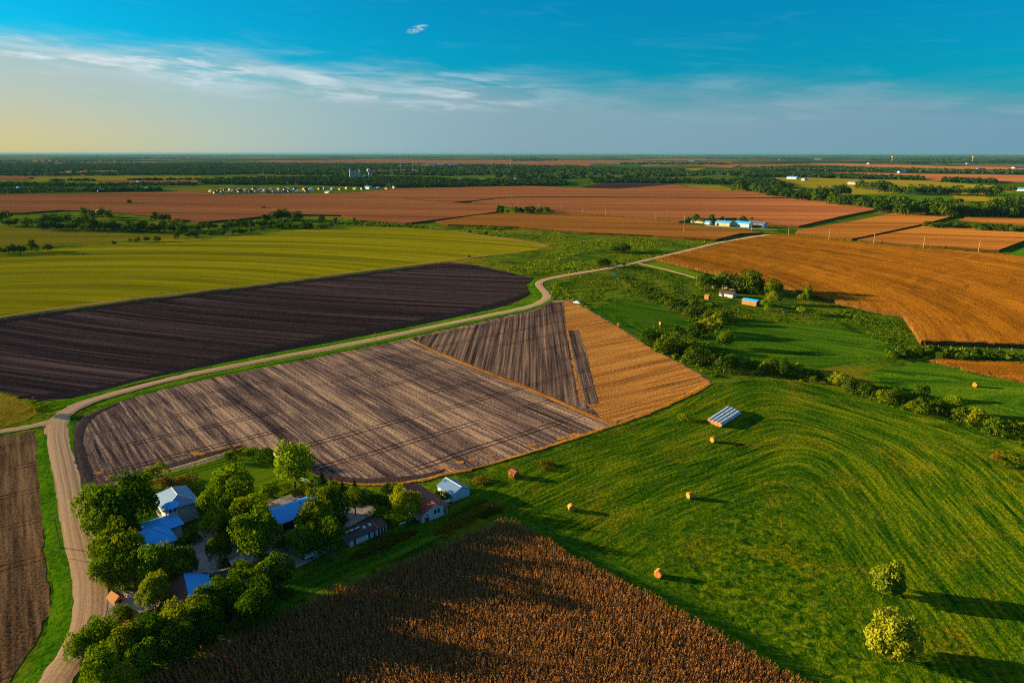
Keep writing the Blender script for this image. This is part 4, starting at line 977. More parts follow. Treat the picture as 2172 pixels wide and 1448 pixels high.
def gable_parts(t, L, Wd, hw, hr, wallm, roofm, over=0.3, x0=0.0, y0=0.0, z0=0.0, th=0.10, roofmb=None):
    hx, hy = L / 2, Wd / 2
    v = [(-hx,-hy,0),(hx,-hy,0),(hx,hy,0),(-hx,hy,0),(-hx,-hy,hw),(hx,-hy,hw),(hx,hy,hw),(-hx,hy,hw),(-hx,0,hr),(hx,0,hr)]
    v = [(a + x0, c + y0, d + z0) for a, c, d in v]
    mb = MB(); mb.add(v, [(0,1,5,4),(2,3,7,6),(1,2,6,9,5),(3,0,4,8,7)]); mb.build('wall', wallm, t)
    mb = MB(); k = (hr - hw) / hy; ox, oy = hx + over, hy + over; ze = hr - k * oy
    for s in (-1, 1):
        a = [(-ox, 0, hr + .02), (ox, 0, hr + .02), (ox, s * oy, ze + .02), (-ox, s * oy, ze + .02)]
        top = [(p[0] + x0, p[1] + y0, p[2] + z0 + th) for p in a]; bot = [(p[0] + x0, p[1] + y0, p[2] + z0) for p in a]
        vs = top + bot
        fs = [(0,1,2,3),(7,6,5,4),(0,3,7,4),(1,5,6,2),(3,2,6,7)]
        if s > 0: fs = [tuple(reversed(f)) for f in fs]
        mb.add(vs, fs, 0 if (s < 0 or roofmb is None) else 1)
    return mb.build('roof', [roofm] if roofmb is None else [roofm, roofmb], t)
def opening(t, side, pos, w, z0, z1, L, Wd, kind='window', m=None, dx=0.0, dy=0.0):
    e = 0.03; hx, hy = L / 2, Wd / 2
    def bx(w_, za, zb, e0, e1, nm, mat, par):
        mb = MB()
        if side[0] == 'y':
            s = 1 if side[1] == '+' else -1; ya, yb = sorted((s * (hy + e0), s * (hy + e1))); mb.box(pos - w_/2 + dx, pos + w_/2 + dx, ya + dy, yb + dy, za, zb)
        else:
            s = 1 if side[1] == '+' else -1; xa, xb = sorted((s * (hx + e0), s * (hx + e1))); mb.box(xa + dx, xb + dx, pos - w_/2 + dy, pos + w_/2 + dy, za, zb)
        return mb.build(nm, mat, par)
    if kind == 'window':
        f = bx(w, z0, z1, -0.02, e, 'window', m or white_p, t); bx(w - 0.16, z0 + 0.08, z1 - 0.08, e - 0.01, e + 0.012, 'pane', glass, f)
    else:
        bx(w, z0, z1, -0.02, e, kind, m or dark_in, t)
def building(name, label, cat, px, rot, L, Wd, hw, hr, wallm, roofm, over=0.3, ops=(), group=None, zpx=0.0, roofmb=None):
    t = empty(name, G(*px, zpx), R(rot)); tag(t, label, cat, group)
    gable_parts(t, L, Wd, hw, hr, wallm, roofm, over, roofmb=roofmb)
    for op in ops: opening(t, *op[:5], L, Wd, *op[5:])
    return t
def hip_roof(mb, cx, cy, L, Wd, z0, z1, ridge, th=0.12, mi=0):
    hx, hy = L / 2, Wd / 2; r = ridge / 2
    b4 = [(cx-hx,cy-hy,z0),(cx+hx,cy-hy,z0),(cx+hx,cy+hy,z0),(cx-hx,cy+hy,z0)]
    lo = [(x, y, z - th) for x, y, z in b4]
    if r < 0.01:
        vs = b4 + [(cx, cy, z1)] + lo; fs = [(0,1,4),(1,2,4),(2,3,4),(3,0,4),(0,5,6,1),(1,6,7,2),(2,7,8,3),(3,8,5,0),(8,7,6,5)]
    else:
        vs = b4 + [(cx-r,cy,z1),(cx+r,cy,z1)] + lo; fs = [(0,1,5,4),(1,2,5),(2,3,4,5),(3,0,4),(0,6,7,1),(1,7,8,2),(2,8,9,3),(3,9,6,0),(9,8,7,6)]
    mb.add(vs, fs, mi)
FR = 41.0
# --- farmhouse: hip roofed block, round turret, porch, pyramid roofed wing; local x runs towards the camera (ridge), y up-right
hx, hy = G(373, 1058, 4.6); fh = empty('farmhouse', (hx, hy, 0), R(FR - 90), (1.14, 1.08, 1.05))
tag(fh, 'white farmhouse with blue metal hip roofs and a round turret among the trees', 'house')
wl = MB(); wl.box(-4.3, 3.6, -3.3, 3.3, 0, 4.4); wl.build('wall', white_wall, fh)
rf = MB(); hip_roof(rf, -0.35, 0, 9.0, 7.6, 4.4, 6.3, 4.4); rfo = rf.build('roof', tin, fh)
cp = MB()
for a, c in (((-2.55, 0, 6.33), (1.85, 0, 6.33)), ((1.85, 0, 6.33), (4.15, -3.8, 4.42)), ((1.85, 0, 6.33), (4.15, 3.8, 4.42)), ((-2.55, 0, 6.33), (-4.85, 3.8, 4.42)), ((-2.55, 0, 6.33), (-4.85, -3.8, 4.42))):
    cp.tube(a, c, 0.06, 0.06, 5)
cp.build('ridge_cap', white_p, rfo)
tx, ty = 4.4, -2.2
tw = MB(); tw.lathe([(1.25, 0), (1.25, 5.6)], 8, (tx, ty)); tw.build('turret', white_wall, fh)
tr = MB(); tr.lathe([(1.75, 5.5), (1.75, 5.62), (0.9, 6.1), (0.03, 6.5)], 12, (tx, ty)); tr.build('turret_roof', tin_blue, fh)
for k in range(4):
    a = -1.2 + k * 0.8; wb = MB(); wb.box(-0.03, 0.03, -0.3, 0.3, 4.5, 5.3)
    w_ = wb.build('turret_window', glass, fh); w_.location = (tx + 1.2 * math.cos(a), ty + 1.2 * math.sin(a), 0); w_.rotation_euler = (0, 0, a)
pr = MB(); hip_roof(pr, 6.9, -5.0, 6.0, 7.4, 3.3, 4.4, 1.2); pr.build('porch_roof', tin_blue, fh)
pw = MB(); pw.box(4.6, 9.2, -7.4, -1.8, 0, 3.25); pw.build('porch_wall', white_wall, fh)
for k in range(4):
    p_ = MB(); p_.box(-0.07, 0.07, -0.07, 0.07, 0, 3.2); p_.build('porch_post', white_p, fh, loc=(4.4 + k * 1.5, -8.4, 0))
ww = MB(); ww.box(8.6, 14.6, -11.4, -4.9, 0, 3.5); ww.build('wing_wall', white_wall, fh)
wr = MB(); hip_roof(wr, 11.6, -8.15, 7.6, 7.8, 3.5, 5.9, 0.0); wro = wr.build('wing_roof', tin_blue, fh)
cp = MB()
for sx in (-1, 1):
    for sy in (-1, 1): cp.tube((11.6, -8.15, 5.93), (11.6 + sx * 3.8, -8.15 + sy * 3.9, 3.52), 0.05, 0.05, 5)
cp.build('ridge_cap', tin, wro)
for y_, z_ in ((-9.7, 1.0), (-6.6, 1.0)):
    mb = MB(); mb.box(14.58, 14.64, y_ - .5, y_ + .5, z_, z_ + 1.4); w_ = mb.build('window', white_p, fh)
    mb = MB(); mb.box(14.63, 14.66, y_ - .4, y_ + .4, z_ + .1, z_ + 1.3); mb.build('pane', glass, w_)
for x_ in (-2.6, -0.2, 2.0):
    for s_ in (-1, 1):
        mb = MB(); mb.box(x_ - .45, x_ + .45, s_ * 3.31 - .03, s_ * 3.31 + .03, 1.0, 2.5); w_ = mb.build('window', white_p, fh)
        mb = MB(); mb.box(x_ - .35, x_ + .35, s_ * 3.33 - .025, s_ * 3.33 + .025, 1.1, 2.4); mb.build('pane', glass, w_)
# --- blue roofed barn
def ar(px, z): return G(*px, z)
building('barn', 'white barn under a plain bright blue metal roof beside the gravel yard', 'barn', (622,1088), FR, 10.4, 7.6, 2.9, 4.5, white_wall, tin_blue, 0.35,
         ops=(('y-', -2.9, 2.6, 0, 2.3, 'door', dark_in), ('y-', 1.5, 0.9, 1.0, 2.0), ('y-', 3.3, 0.9, 1.0, 2.0)), zpx=2.0)
# --- long low shed
t = building('long_shed', 'long low white shed with a patched dark roof facing the green lane', 'shed', (769,1126), FR + 3, 9.8, 5.0, 1.7, 2.5, white_wall, dark_roof, 0.25,
         ops=(('y-', -3.6, 0.5, 0.1, 1.5, 'door', dark_in), ('y-', 0.2, 0.45, 0.1, 1.5, 'door', dark_in), ('y-', 1.6, 0.45, 0.1, 1.5, 'door', dark_in), ('y-', 2.8, 0.5, 0.1, 1.5, 'door', red_p), ('y-', 3.6, 0.4, 0.1, 1.5, 'door', dark_in), ('y-', 4.4, 0.4, 0.1, 1.5, 'door', dark_in)), zpx=1.0)
def slope_patch(t, x0, x1, f0, f1, Wd, hw, hr, side, nm, m, over=0.25):
    hy = Wd / 2; k = (hr - hw) / hy; mb = MB()
    ya, yb = f0 * (hy + over) * side, f1 * (hy + over) * side
    za, zb = hr - k * abs(ya) + 0.15, hr - k * abs(yb) + 0.15
    vs = [(x0, ya, za), (x1, ya, za), (x1, yb, zb), (x0, yb, zb)]; vs += [(a, c, d - 0.06) for a, c, d in vs]
    mb.add(vs, [(0,1,2,3) if side < 0 else (3,2,1,0), (0,4,5,1), (1,5,6,2), (2,6,7,3), (3,7,4,0)]); mb.build(nm, m, t)
for x0, x1, f0, f1, m_ in ((-4.6, -2.4, 0.02, 0.10, white_p), (-2.0, -0.9, 0.02, 0.10, white_p), (-0.3, 0.4, 0.12, 0.42, conc), (1.2, 1.9, 0.10, 0.40, conc), (2.4, 2.9, 0.15, 0.95, rust), (3.1, 4.9, 0.2, 0.9, brown_roof)):
    slope_patch(t, x0, x1, f0, f1, 5.0, 1.7, 2.5, -1, 'roof_patch', m_)
# --- red roofed barn
t = building('barn', 'white barn with a wide rusty red roof at the end of the farm', 'barn', (893,1070), FR - 92, 12.8, 7.2, 2.5, 4.1, white_wall, rust, 0.5,
         ops=(('x+', -2.3, 1.3, 0, 1.2, 'door', red_p), ('x+', -2.2, 0.7, 1.5, 2.2), ('x+', 0.0, 0.5, 1.3, 2.5, 'shutter', dark_in), ('x+', 0.55, 0.5, 1.3, 2.5), ('x+', 1.1, 0.5, 1.3, 2.5, 'shutter', dark_in), ('x+', 2.7, 0.4, 0.2, 2.4, 'shutter', red_p), ('x+', 3.2, 0.35, 0.2, 2.4, 'shutter', red_p)), zpx=1.0, roofmb=rust)
for k in range(4):
    mb = MB(); mb.box(-0.22, 0.22, -0.22, 0.22, 0, 0.6); mb.build('roof_vent', dark_in, t, loc=(-3.6 + k * 2.3, -2.1, 3.1))
# --- white tin shed
t = building('shed', 'white metal shed with a clean ridge roof standing alone beside the stubble', 'shed', (962,1042), FR - 90, 6.6, 5.3, 2.0, 3.3, tin_wall, tin, 0.25,
         ops=(('y-', -2.3, 0.9, 0, 1.8, 'door', white_p), ('y-', 0.2, 2.6, 0.05, 1.7, 'door', cream_wall), ('y-', -1.5, 0.14, 0, 1.9, 'post', wood_wall)), zpx=0.7)
cp = MB(); cp.tube((-3.55, 0, 3.44), (3.55, 0, 3.44), 0.07, 0.07, 5)
cp.build('ridge_cap', white_p, [c for c in t.children if c.name.startswith('roof')][0])
# --- brown roofed barn at the shelterbelt
building('barn', 'old barn, one roof slope brown and the other blue, against the shelterbelt', 'barn', (398,1262), FR - 100, 9.0, 8.4, 2.3, 4.4, wood_wall, brown_roof, 0.3, zpx=2.0, roofmb=tin_blue,
         ops=(('y-', -1.0, 2.0, 0, 1.9, 'door', dark_in), ('x+', 0.0, 1.6, 0, 2.0, 'door', dark_in)))
for c in COL.objects:
    if c.name.startswith('roof') and c.parent and c.parent.get('label', '').startswith('old barn'): c['label'] = 'roof with one brown and one blue slope'
building('small_shed', 'larger of two small sheds with orange roofs by the lower road', 'shed', (278,1310), FR - 75, 3.6, 2.6, 1.5, 2.3, wood_wall, orange_roof, 0.3, zpx=1.2, ops=(('x+', 0, 0.9, 0, 1.4, 'door', dark_in),))
building('small_shed', 'smaller of two small sheds with orange roofs, close by the white corner fence', 'shed', (246,1265), FR - 75, 2.5, 1.9, 1.0, 1.7, wood_wall, orange_roof, 0.25, zpx=1.0, ops=(('x+', 0, 0.7, 0, 0.9, 'door', dark_in),))
building('small_shed', 'shed with a patchy pale rubble roof by the gravel yard', 'shed', (512,1190), FR, 4.4, 3.4, 1.6, 2.2, wood_wall, conc, 0.2, zpx=1.4, ops=(('y-', 0, 1.0, 0, 1.4, 'door', dark_in),))
building('lean_to', 'low dark roofed shed between the gravel yard and the shelterbelt', 'shed', (487,1215), FR, 6.5, 3.4, 1.5, 2.1, wood_wall, dark_roof, 0.2, zpx=1.2, ops=(('y+', 0, 2.0, 0, 1.3, 'door', dark_in),))
# white trailer on the drive
t = empty('trailer', G(658,1181,0), R(FR)); tag(t, 'small white box trailer parked on the gravel below the dark trees', 'trailer')
mb = MB(); mb.add([(-1.5,-.85,.5),(1.5,-.85,.5),(1.5,.85,.5),(-1.5,.85,.5),(-1.5,-.85,1.9),(1.35,-.85,1.9),(1.35,.85,1.9),(-1.5,.85,1.9)], [(3,2,1,0),(4,5,6,7),(0,1,5,4),(1,2,6,5),(2,3,7,6),(3,0,4,7)]); mb.build('body', white_p, t)
mb = MB(); mb.tube((1.5, 0, .5), (2.5, 0, .45), .05, .05, 6); mb.build('drawbar', steel, t)
for s_ in (-1, 1):
    mb = MB(); mb.tube((0, s_ * .8, .32), (0, s_ * 1.0, .32), .32, .32, 14); mb.build('wheel', rubber, t)
mb = MB(); mb.box(-1.53, -1.5, -.6, .6, .6, 1.8); mb.build('door', conc, t)
# round tank at the low shed
t = empty('tank', G(774,1143,0), 0.3); tag(t, 'small white round tank lying in front of the long low shed', 'tank')
mb = MB(); mb.tube((-.7, 0, .65), (.7, 0, .65), .6, .6, 16); mb.build('body', white_p, t)
mb = MB(); mb.tube((.7, 0, .65), (.76, 0, .65), .5, .45, 16); mb.build('lid', wood_wall, t)
for x_ in (-.45, .45):
    mb = MB(); mb.box(x_ - .06, x_ + .06, -.4, .4, 0, .12); mb.build('leg', wood_wall, t)
# overgrown hut in the meadow
t = building('hut', 'little hut with a rusty roof, its walls overgrown with yellow creeper', 'hut', (1090,1011), FR - 90, 2.2, 1.9, 1.4, 2.0, wood_wall, rust, 0.15, roofmb=tin)
r_ = np.random.default_rng(5); n_ = 700; a_ = r_.uniform(0, 6.28, n_); z_ = r_.uniform(0, 1.75, n_); rr_ = 1.5 * (1 - 0.2 * z_) + r_.normal(size=n_) * .12
c_ = np.stack([rr_ * np.cos(a_), rr_ * np.sin(a_) * 0.9, z_], 1)
link('creeper', quads_mesh('creeper', leaf_quads(c_, unit(np.stack([np.cos(a_), np.sin(a_), np.full(n_, .4)], 1) + .5 * r_.normal(size=(n_, 3))), r_.uniform(.25, .5, n_), r_), leaf_dry), t)

# ------------------------------------------------------------------ fences
def board_fence(px, label, gap=2.4, h=1.15, rails=3, m=white_p, name='board_fence', group=None, rw=0.12):
    P = [np.array(p) for p in PX(px)]; t = empty(name, tuple(P[0])); tag(t, label, 'fence', group)
    o = P[0]; Q = densify(P, gap, 0, closed=False); Q.append(P[-1])
    for q in Q:
        mb = MB(); mb.box(-.075, .075, -.075, .075, 0, h + .12); mb.build('post', m, t, loc=(q[0] - o[0], q[1] - o[1], 0))
    for k in range(rails):
        z = h * (k + 1) / rails - 0.05; mb = MB()
        for a, c in zip(Q[:-1], Q[1:]):
            d = (c - a) / np.linalg.norm(c - a); nn = np.array([-d[1], d[0]]) * .025; u, w_ = a - o, c - o
            vs = [(*(u - nn), z - rw/2), (*(w_ - nn), z - rw/2), (*(w_ + nn), z - rw/2), (*(u + nn), z - rw/2), (*(u - nn), z + rw/2), (*(w_ - nn), z + rw/2), (*(w_ + nn), z + rw/2), (*(u + nn), z + rw/2)]
            mb.add(vs, [(3,2,1,0),(4,5,6,7),(0,1,5,4),(1,2,6,5),(2,3,7,6),(3,0,4,7)])
        mb.build('rail', m, t)
    return t
board_fence([(216,1043),(310,1015),(368,1000),(410,988),(480,970)], 'long white board fence between the stubble and the striped lawn', gap=1.75)
board_fence([(580,966),(598,982)], 'short white fence piece beside the two dark bushes', gap=1.6)
board_fence([(636,1020),(668,1030)], 'white fence behind the trunk of the bright green tree', gap=1.5, rails=2)
board_fence([(766,1047),(780,1053)], 'white gate panel standing by the grass track', gap=1.6, h=1.2)
board_fence([(257,1249),(262,1260),(272,1270),(283,1264)], 'white corner fence between the two orange-roofed sheds', gap=1.1, h=1.0)
board_fence([(932,1072),(960,1062)], 'white board fence joining the red-roofed barn and the white shed', gap=1.2, h=0.9, rw=0.26)
def post_fence(px, label, gap, h=1.2, m=wood_pole, wires=3):
    P = [np.array(p) for p in PX(px)]; t = empty('wire_fence', tuple(P[0])); tag(t, label, 'fence'); o = P[0]
    Q = densify(P, gap, 0, closed=False); Q.append(P[-1])
    for q in Q:
        mb = MB(); mb.tube((0, 0, 0), (0, 0, h), .07, .06, 6); mb.build('post', m, t, loc=(q[0] - o[0], q[1] - o[1], 0))
    mb = MB()
    for k in range(wires):
        z = h * (k + .8) / wires
        for a, c in zip(Q[:-1], Q[1:]): mb.tube((*(a - o), z), (*(c - o), z), .008, .008, 3, cap=False)
    mb.build('wire', steel, t); return t
post_fence([(1990,737),(2172,744),(2420,755)], 'wire fence on wooden posts along the lower edge of the orange field', 4.5, m=pale_pole)
mb = MB(); mb.box(-1.3, 1.3, -.06, .06, 0, .35); tag(mb.build('timber_beam', white_p, loc=G(857,1109), rz=R(FR)), 'pale timber beam lying on the lane edge below the red-roofed barn', 'beam')
mb = MB()
for k in range(5): mb.box(-9 + k * 3.6, -9 + k * 3.6 + 3.5, -.1, .1, 0, .3)
mb = MB(); mb.box(-9.5, 9.5, -.12, .12, 0, .28); tag(mb.build('retaining_kerb', conc, loc=G(690,1165), rz=R(FR - 1)), 'low pale kerb between the gravel drive and the green lane', 'kerb')

# ------------------------------------------------------------------ poles
def pole(px, h, label, m=wood_pole, arm=1.6, r=0.14, rz=0.5, group='utility poles', near=False):
    t = empty('utility_pole', G(*px), rz); tag(t, label, 'utility pole', group)
    mb = MB(); mb.tube((0, 0, -.2), (0, 0, h), r, r * .65, 10); mb.build('pole', m, t)
    mb = MB(); mb.box(-arm / 2, arm / 2, -.06, .06, h - .55, h - .42); mb.build('crossarm', m, t)
    for x in (-arm * .45, 0.25, arm * .45):
        mb = MB(); mb.lathe([(.05, h - .42), (.06, h - .30), (.03, h - .24)], 8, (x, 0)); mb.build('insulator', conc, t)
    if near:
        mb = MB(); mb.lathe([(.22, h - 1.7), (.24, h - 1.6), (.24, h - .95), (.20, h - .85)], 12, (0, -.36)); mb.build('transformer', steel, t)
    return t
pole((128,1162), 7.6, 'dark utility pole on the green verge, its shadow crossing the gravel road', r=0.15, rz=0.2)
pole((122,1182), 2.2, 'short stub pole on the verge just below the tall dark pole', r=0.10, arm=0.4)
pole((796,735), 6.6, 'utility pole on the verge between black field and stubble')
pole((1229,646), 6.5, 'utility pole beside the white car at the tip of the straw field')
pole((897,1036), 4.6, 'thin pole between the red-roofed barn and the white shed', r=0.09, arm=0.7)
pole((72,858), 3.0, 'short post at the corner of the black field and the side road', r=0.10, arm=0.5)
pole((1517,592), 6.5, 'thin pole at the orange field behind the homestead')
PG = 'pale poles along the far road'
for k, (x, y, h, lab) in enumerate([(1958,526,11,'pale pole on the far road, just before the road meets the frame'),(2075,535,11,'pale pole on the far road nearest the right corner field'),(1853,516.5,11,'pale pole at the dark boundary line between two brown fields'),(1758,508.5,11,'pale pole on the far road halfway from junction to dark boundary line'),
      (1672,500.5,10,'pale pole at the far road junction'),(1594,489,10,'pale pole in front of the open barn'),(1536,484,11,'pale pole in front of the yellow-walled barn'),(1451,475,11,'pale pole at the farm end of the far shelterbelt'),(1450,494,9,'pale pole standing in the corn below the far farm'),(1391,468,11,'pale pole at the black hollow in the far corn'),
      (1284,458.5,10,'pale pole second from the dark grove in the far corn'),(1236,454,9,'thin pole in the far grass strip between two pale poles'),(1190,448,10,'pale pole next to the dark grove in the far corn'),(1142,443,9,'pale pole above the middle of the dark grove'),(1097,440,9,'pale pole at the faint end of the line above the grove')]):
    pole((x, y), h, lab, m=pale_pole, r=0.24, arm=2.0, rz=0.9, group=PG)

# ------------------------------------------------------------------ bales
straw_m = paint_mat('bale_straw', (0.44, 0.20, 0.032), rough=1.0, dirt=0.5, dirt_col=(0.27, 0.14, 0.03), sc=4, streak=False)
wrap_m = paint_mat('bale_wrap', (0.26, 0.40, 0.50), rough=0.45, dirt=0.25, dirt_col=(0.32, 0.38, 0.38), sc=2.5)
def bale_mesh(nm, mats, r=0.86, w=1.5, seed=0):
    """round bale lying on its side, axis along x: bulged edge rings, slight sag, coiled end faces"""
    rr = np.random.default_rng(seed); n = 26; xs = np.linspace(-w / 2, w / 2, 9); vs = []; fs = []; mi = []
    for x in xs:
        e = 1 - 0.07 * max(0, (abs(x) / (w / 2) - 0.75) / 0.25) ** 2
        for k in range(n):
            a = 2 * math.pi * k / n; q = r * e * (1 + rr.normal() * 0.012)
            z = r + q * math.sin(a) * 0.98; vs.append((x + rr.normal() * .012, q * math.cos(a) * 1.01, max(z, 0.015)))
    for i in range(8):
        for k in range(n): fs.append((i*n+k, i*n+(k+1)%n, (i+1)*n+(k+1)%n, (i+1)*n+k)); mi.append(0)
    ends = []
    for s, i0 in ((-1, 0), (1, 8 * n)):
        prev = [i0 + k for k in range(n)]
        for f_ in (0.72, 0.4):
            b0 = len(vs)
            for k in range(n):
                y, z = vs[i0 + k][1], vs[i0 + k][2]; vs.append((s * (w / 2 + 0.03 * (1 - f_) + rr.normal() * .012), y * f_, r + (z - r) * f_))
            for k in range(n):
                q = (prev[k], prev[(k+1)%n], b0+(k+1)%n, b0+k); fs.append(q if s > 0 else q[::-1]); mi.append(1)
            prev = [b0 + k for k in range(n)]
        fs.append(tuple(prev) if s > 0 else tuple(prev[::-1])); mi.append(1)
    return vs, fs, mi
def split_bale(nm_side, nm_end, ms, me_, seed, r=0.86, w=1.5):
    vs, fs, mi = bale_mesh('', None, r, w, seed)
    a = mesh(nm_side, vs, [f for f, m in zip(fs, mi) if m == 0], ms, smooth=True); c = mesh(nm_end, vs, [f for f, m in zip(fs, mi) if m == 1], me_)
    return a, c
LB = [split_bale('straw_roll', 'coiled_end', straw_m, straw_m, k) for k in range(3)]
def loose_bale(px, rz, lab, k=0, s=1.0):
    t = empty('hay_bale', G(*px), R(rz), (s, s, s)); tag(t, lab, 'hay bale', 'loose round hay bales'); link('straw_roll', LB[k][0], t); link('coiled_end', LB[k][1], t)
loose_bale((1212,1082), 100, 'round hay bale nearest the corner of the near corn', 0)
loose_bale((1464,1056), 20, 'round hay bale alone in the middle of the hay meadow', 1)
loose_bale((1397,1222), 55, 'round hay bale beside the right edge of the near corn', 2)
loose_bale((1513,937), 35, 'round hay bale just below the rows of wrapped bales', 0)
loose_bale((1312,692), 70, 'round hay bale in the small pasture at the straw field edge', 1)
loose_bale((1402,689), 20, 'round hay bale in the small pasture near the creek hedge', 2)
loose_bale((2068,820), 40, 'round hay bale beyond the creek hedge near the tall brown grass', 0, 1.0)
loose_bale((1561,678), 60, 'shaded round hay bale below the homestead weeds', 1)
WB = [split_bale('wrap', 'hay_end', wrap_m, straw_m, 10 + k, 0.80, 1.42) for k in range(3)]
rows = [((1503.0,898.5),(1546.5,869.5)), ((1511,901),(1554,872)), ((1518.3,903.5),(1560.5,876)), ((1526.6,906),(1567.5,879.5))]
rn = ['outermost row on the sunny side', 'second row from the sunny side', 'second row from the shaded side', 'outermost row on the shaded side']
for i, (a, c) in enumerate(rows):
    p, q = np.array(G(*a)), np.array(G(*c)); d = q - p; L = np.linalg.norm(d); d = d / L; n_ = int(L / 1.5)
    for k in range(n_):
        pos = p + d * (0.75 + k * L / n_) + np.array([-d[1], d[0]]) * random.gauss(0, 0.04)
        t = empty('wrapped_bale', tuple(pos), math.atan2(d[1], d[0]) + random.gauss(0, .03)); kk = (i + k) % 3
        end = 'front' if k == 0 else 'back'
        lab = ('orange hay end of the front bale in the ' if k == 0 else 'white wrapped bale, ' + ORD[k] + ' from orange end, ') + rn[i].replace('outermost row on the', 'outer row,').replace('second row from the', 'row next to the')
        tag(t, lab, 'wrapped bale', 'rows of wrapped bales'); link('wrap', WB[kk][0], t); link('hay_end', WB[kk][1], t)

# ------------------------------------------------------------------ vehicles and small things
car_white = paint_mat('white_car_paint', (0.75, 0.75, 0.74), rough=0.25, dirt=0.1, spec=0.6)
t = empty('parked_car', G(1224.5,644), R(-48)); tag(t, 'white pickup truck parked at the tip of the straw field', 'pickup truck')
mb = MB()
prof = [(-2.6,.45),(2.55,.45),(2.65,.75),(2.55,1.05),(1.35,1.15),(.75,1.75),(-.75,1.78),(-.95,1.15),(-2.6,1.12)]
n_ = len(prof); vs = [(x, -.92, z) for x, z in prof] + [(x, .92, z) for x, z in prof]
mb.add(vs, [tuple(range(n_)), tuple(range(2*n_-1, n_-1, -1))] + [(i, n_+i, n_+(i+1)%n_, (i+1)%n_) for i in range(n_)]); mb.build('body', car_white, t)
for nm, v4 in (('windscreen', [(1.28,-.8,1.2),(1.28,.8,1.2),(.80,.75,1.72),(.80,-.75,1.72)]), ('rear_window', [(-.94,.8,1.25),(-.94,-.8,1.25),(-.80,-.75,1.70),(-.80,.75,1.70)])):
    off = .03 if nm == 'windscreen' else -.03; mb = MB(); vs = [(a + off, c, d + .02) for a, c, d in v4]; mb.add(vs, [(0,1,2,3)]); mb.build(nm, glass, t)
for s_ in (-1, 1):
    mb = MB(); vs = [(-.75, s_*.93, 1.22),(1.1, s_*.93, 1.22),(.70, s_*.93, 1.66),(-.68, s_*.93, 1.68)]; mb.add(vs, [(0,1,2,3) if s_ < 0 else (3,2,1,0)]); mb.build('side_window', glass, t)
    mb = MB(); mb.box(2.6, 2.68, s_*.7 - .16, s_*.7 + .16, .72, .92); mb.build('headlight', conc, t)
    for x_ in (-1.6, 1.65):
        mb = MB(); mb.tube((x_, s_*.78, .38), (x_, s_*.98, .38), .38, .38, 16); w_ = mb.build('wheel', rubber, t)
        mb = MB(); mb.tube((x_, s_*.98, .38), (x_, s_*1.0, .38), .22, .20, 12); mb.build('rim', steel, w_)
mb = MB(); mb.box(-2.5, -1.05, -.8, .8, 1.125, 1.16); mb.build('load_bed', dark_in, t)
t = empty('farm_trailer', G(1210.5,639), R(-40)); tag(t, 'small flat farm trailer standing behind the white pickup truck', 'farm trailer')
mb = MB(); mb.box(-1.8, 1.8, -.85, .85, .62, .75); mb.build('bed', pale_pole, t)
mb = MB(); mb.tube((1.8, 0, .6), (3.0, 0, .45), .06, .06, 6); mb.build('drawbar', steel, t)
for x_ in (-1.75, 1.75):
    mb = MB(); mb.box(x_ - .04, x_ + .04, -.85, .85, .75, 1.5); mb.build('end_rack', pale_pole, t)
for s_ in (-1, 1):
    mb = MB(); mb.tube((-.2, s_*.8, .36), (-.2, s_*1.0, .36), .36, .36, 14); mb.build('wheel', rubber, t)
t = empty('fallen_log', G(1668,662), 0.4); tag(t, 'pale fallen log with a broken branch in the weeds below the homestead', 'log')
mb = MB(); mb.tube((-2.6, 0, .4), (2.6, .3, .55), .42, .28, 9); mb.build('log', pale_pole, t)
mb = MB(); mb.tube((1.0, .2, .6), (2.6, -1.6, .7), .16, .06, 7); mb.build('branch', pale_pole, t)

# ------------------------------------------------------------------ homestead and far farm
building('house', 'long white homestead house with a blue roof under the big trees', 'house', (1545,611), -46, 20, 8, 3.0, 5.0, cream_wall, tin, 0.4, ops=(('y-', -5, 1.2, 1, 2.3), ('y-', -1.5, 1.2, 1, 2.3), ('y-', 2, 1.0, 0, 2.2, 'door', red_p), ('y-', 5, 1.2, 1, 2.3)), group='homestead buildings')
building('house', 'small white gabled house in the shade of the biggest homestead tree', 'house', (1573,612), -46, 9, 7, 3.0, 5.5, white_wall, tin_blue, 0.4, ops=(('x+', -1.5, 1.1, 1, 2.3), ('x+', 1.5, 1.1, 1, 2.3)), group='homestead buildings')
building('shed', 'white shed with a dark ridge roof in the homestead weeds', 'shed', (1544,629), -46, 9, 5, 2.2, 3.6, white_wall, dark_roof, 0.3, ops=(('y-', -2, 1.2, 0, 1.9, 'door', dark_in),), group='homestead buildings')
building('shed', 'long shed with an orange sunlit wall and a blue roof below the homestead', 'shed', (1592,646), -46, 9.0, 4.4, 2.6, 3.4, wood_wall, tin_blue, 0.2, ops=(('x+', 0, 1.6, 0, 2.0, 'door', dark_in),), group='homestead buildings')
building('shed', 'tiny upright wooden shed, farthest toward the creek at the homestead', 'shed', (1500,635), -46, 2.8, 2.2, 2.3, 3.0, wood_wall, orange_roof, 0.15, ops=(('x+', 0, .8, 0, 1.9, 'door', dark_in),), group='homestead buildings')
FB = 'far farm buildings'
building('barn', 'far barn with a blue roof and a yellow sunlit long wall', 'barn', (1536,479), -46, 19, 10, 4.0, 6.2, cream_wall, tin_blue, 0.4, ops=(('y-', -6, 3, 0, 3.2, 'door', dark_in), ('x+', 0, 3.5, 0, 3.8, 'door', blue_wall)), group=FB)
building('barn', 'far barn with a shaded blue wall between the yellow and the open barn', 'barn', (1577,481), -46, 19, 10, 4.4, 6.6, blue_wall, tin_blue, 0.4, ops=(('x+', -2, 3.5, 0, 4, 'door', white_p),), group=FB)
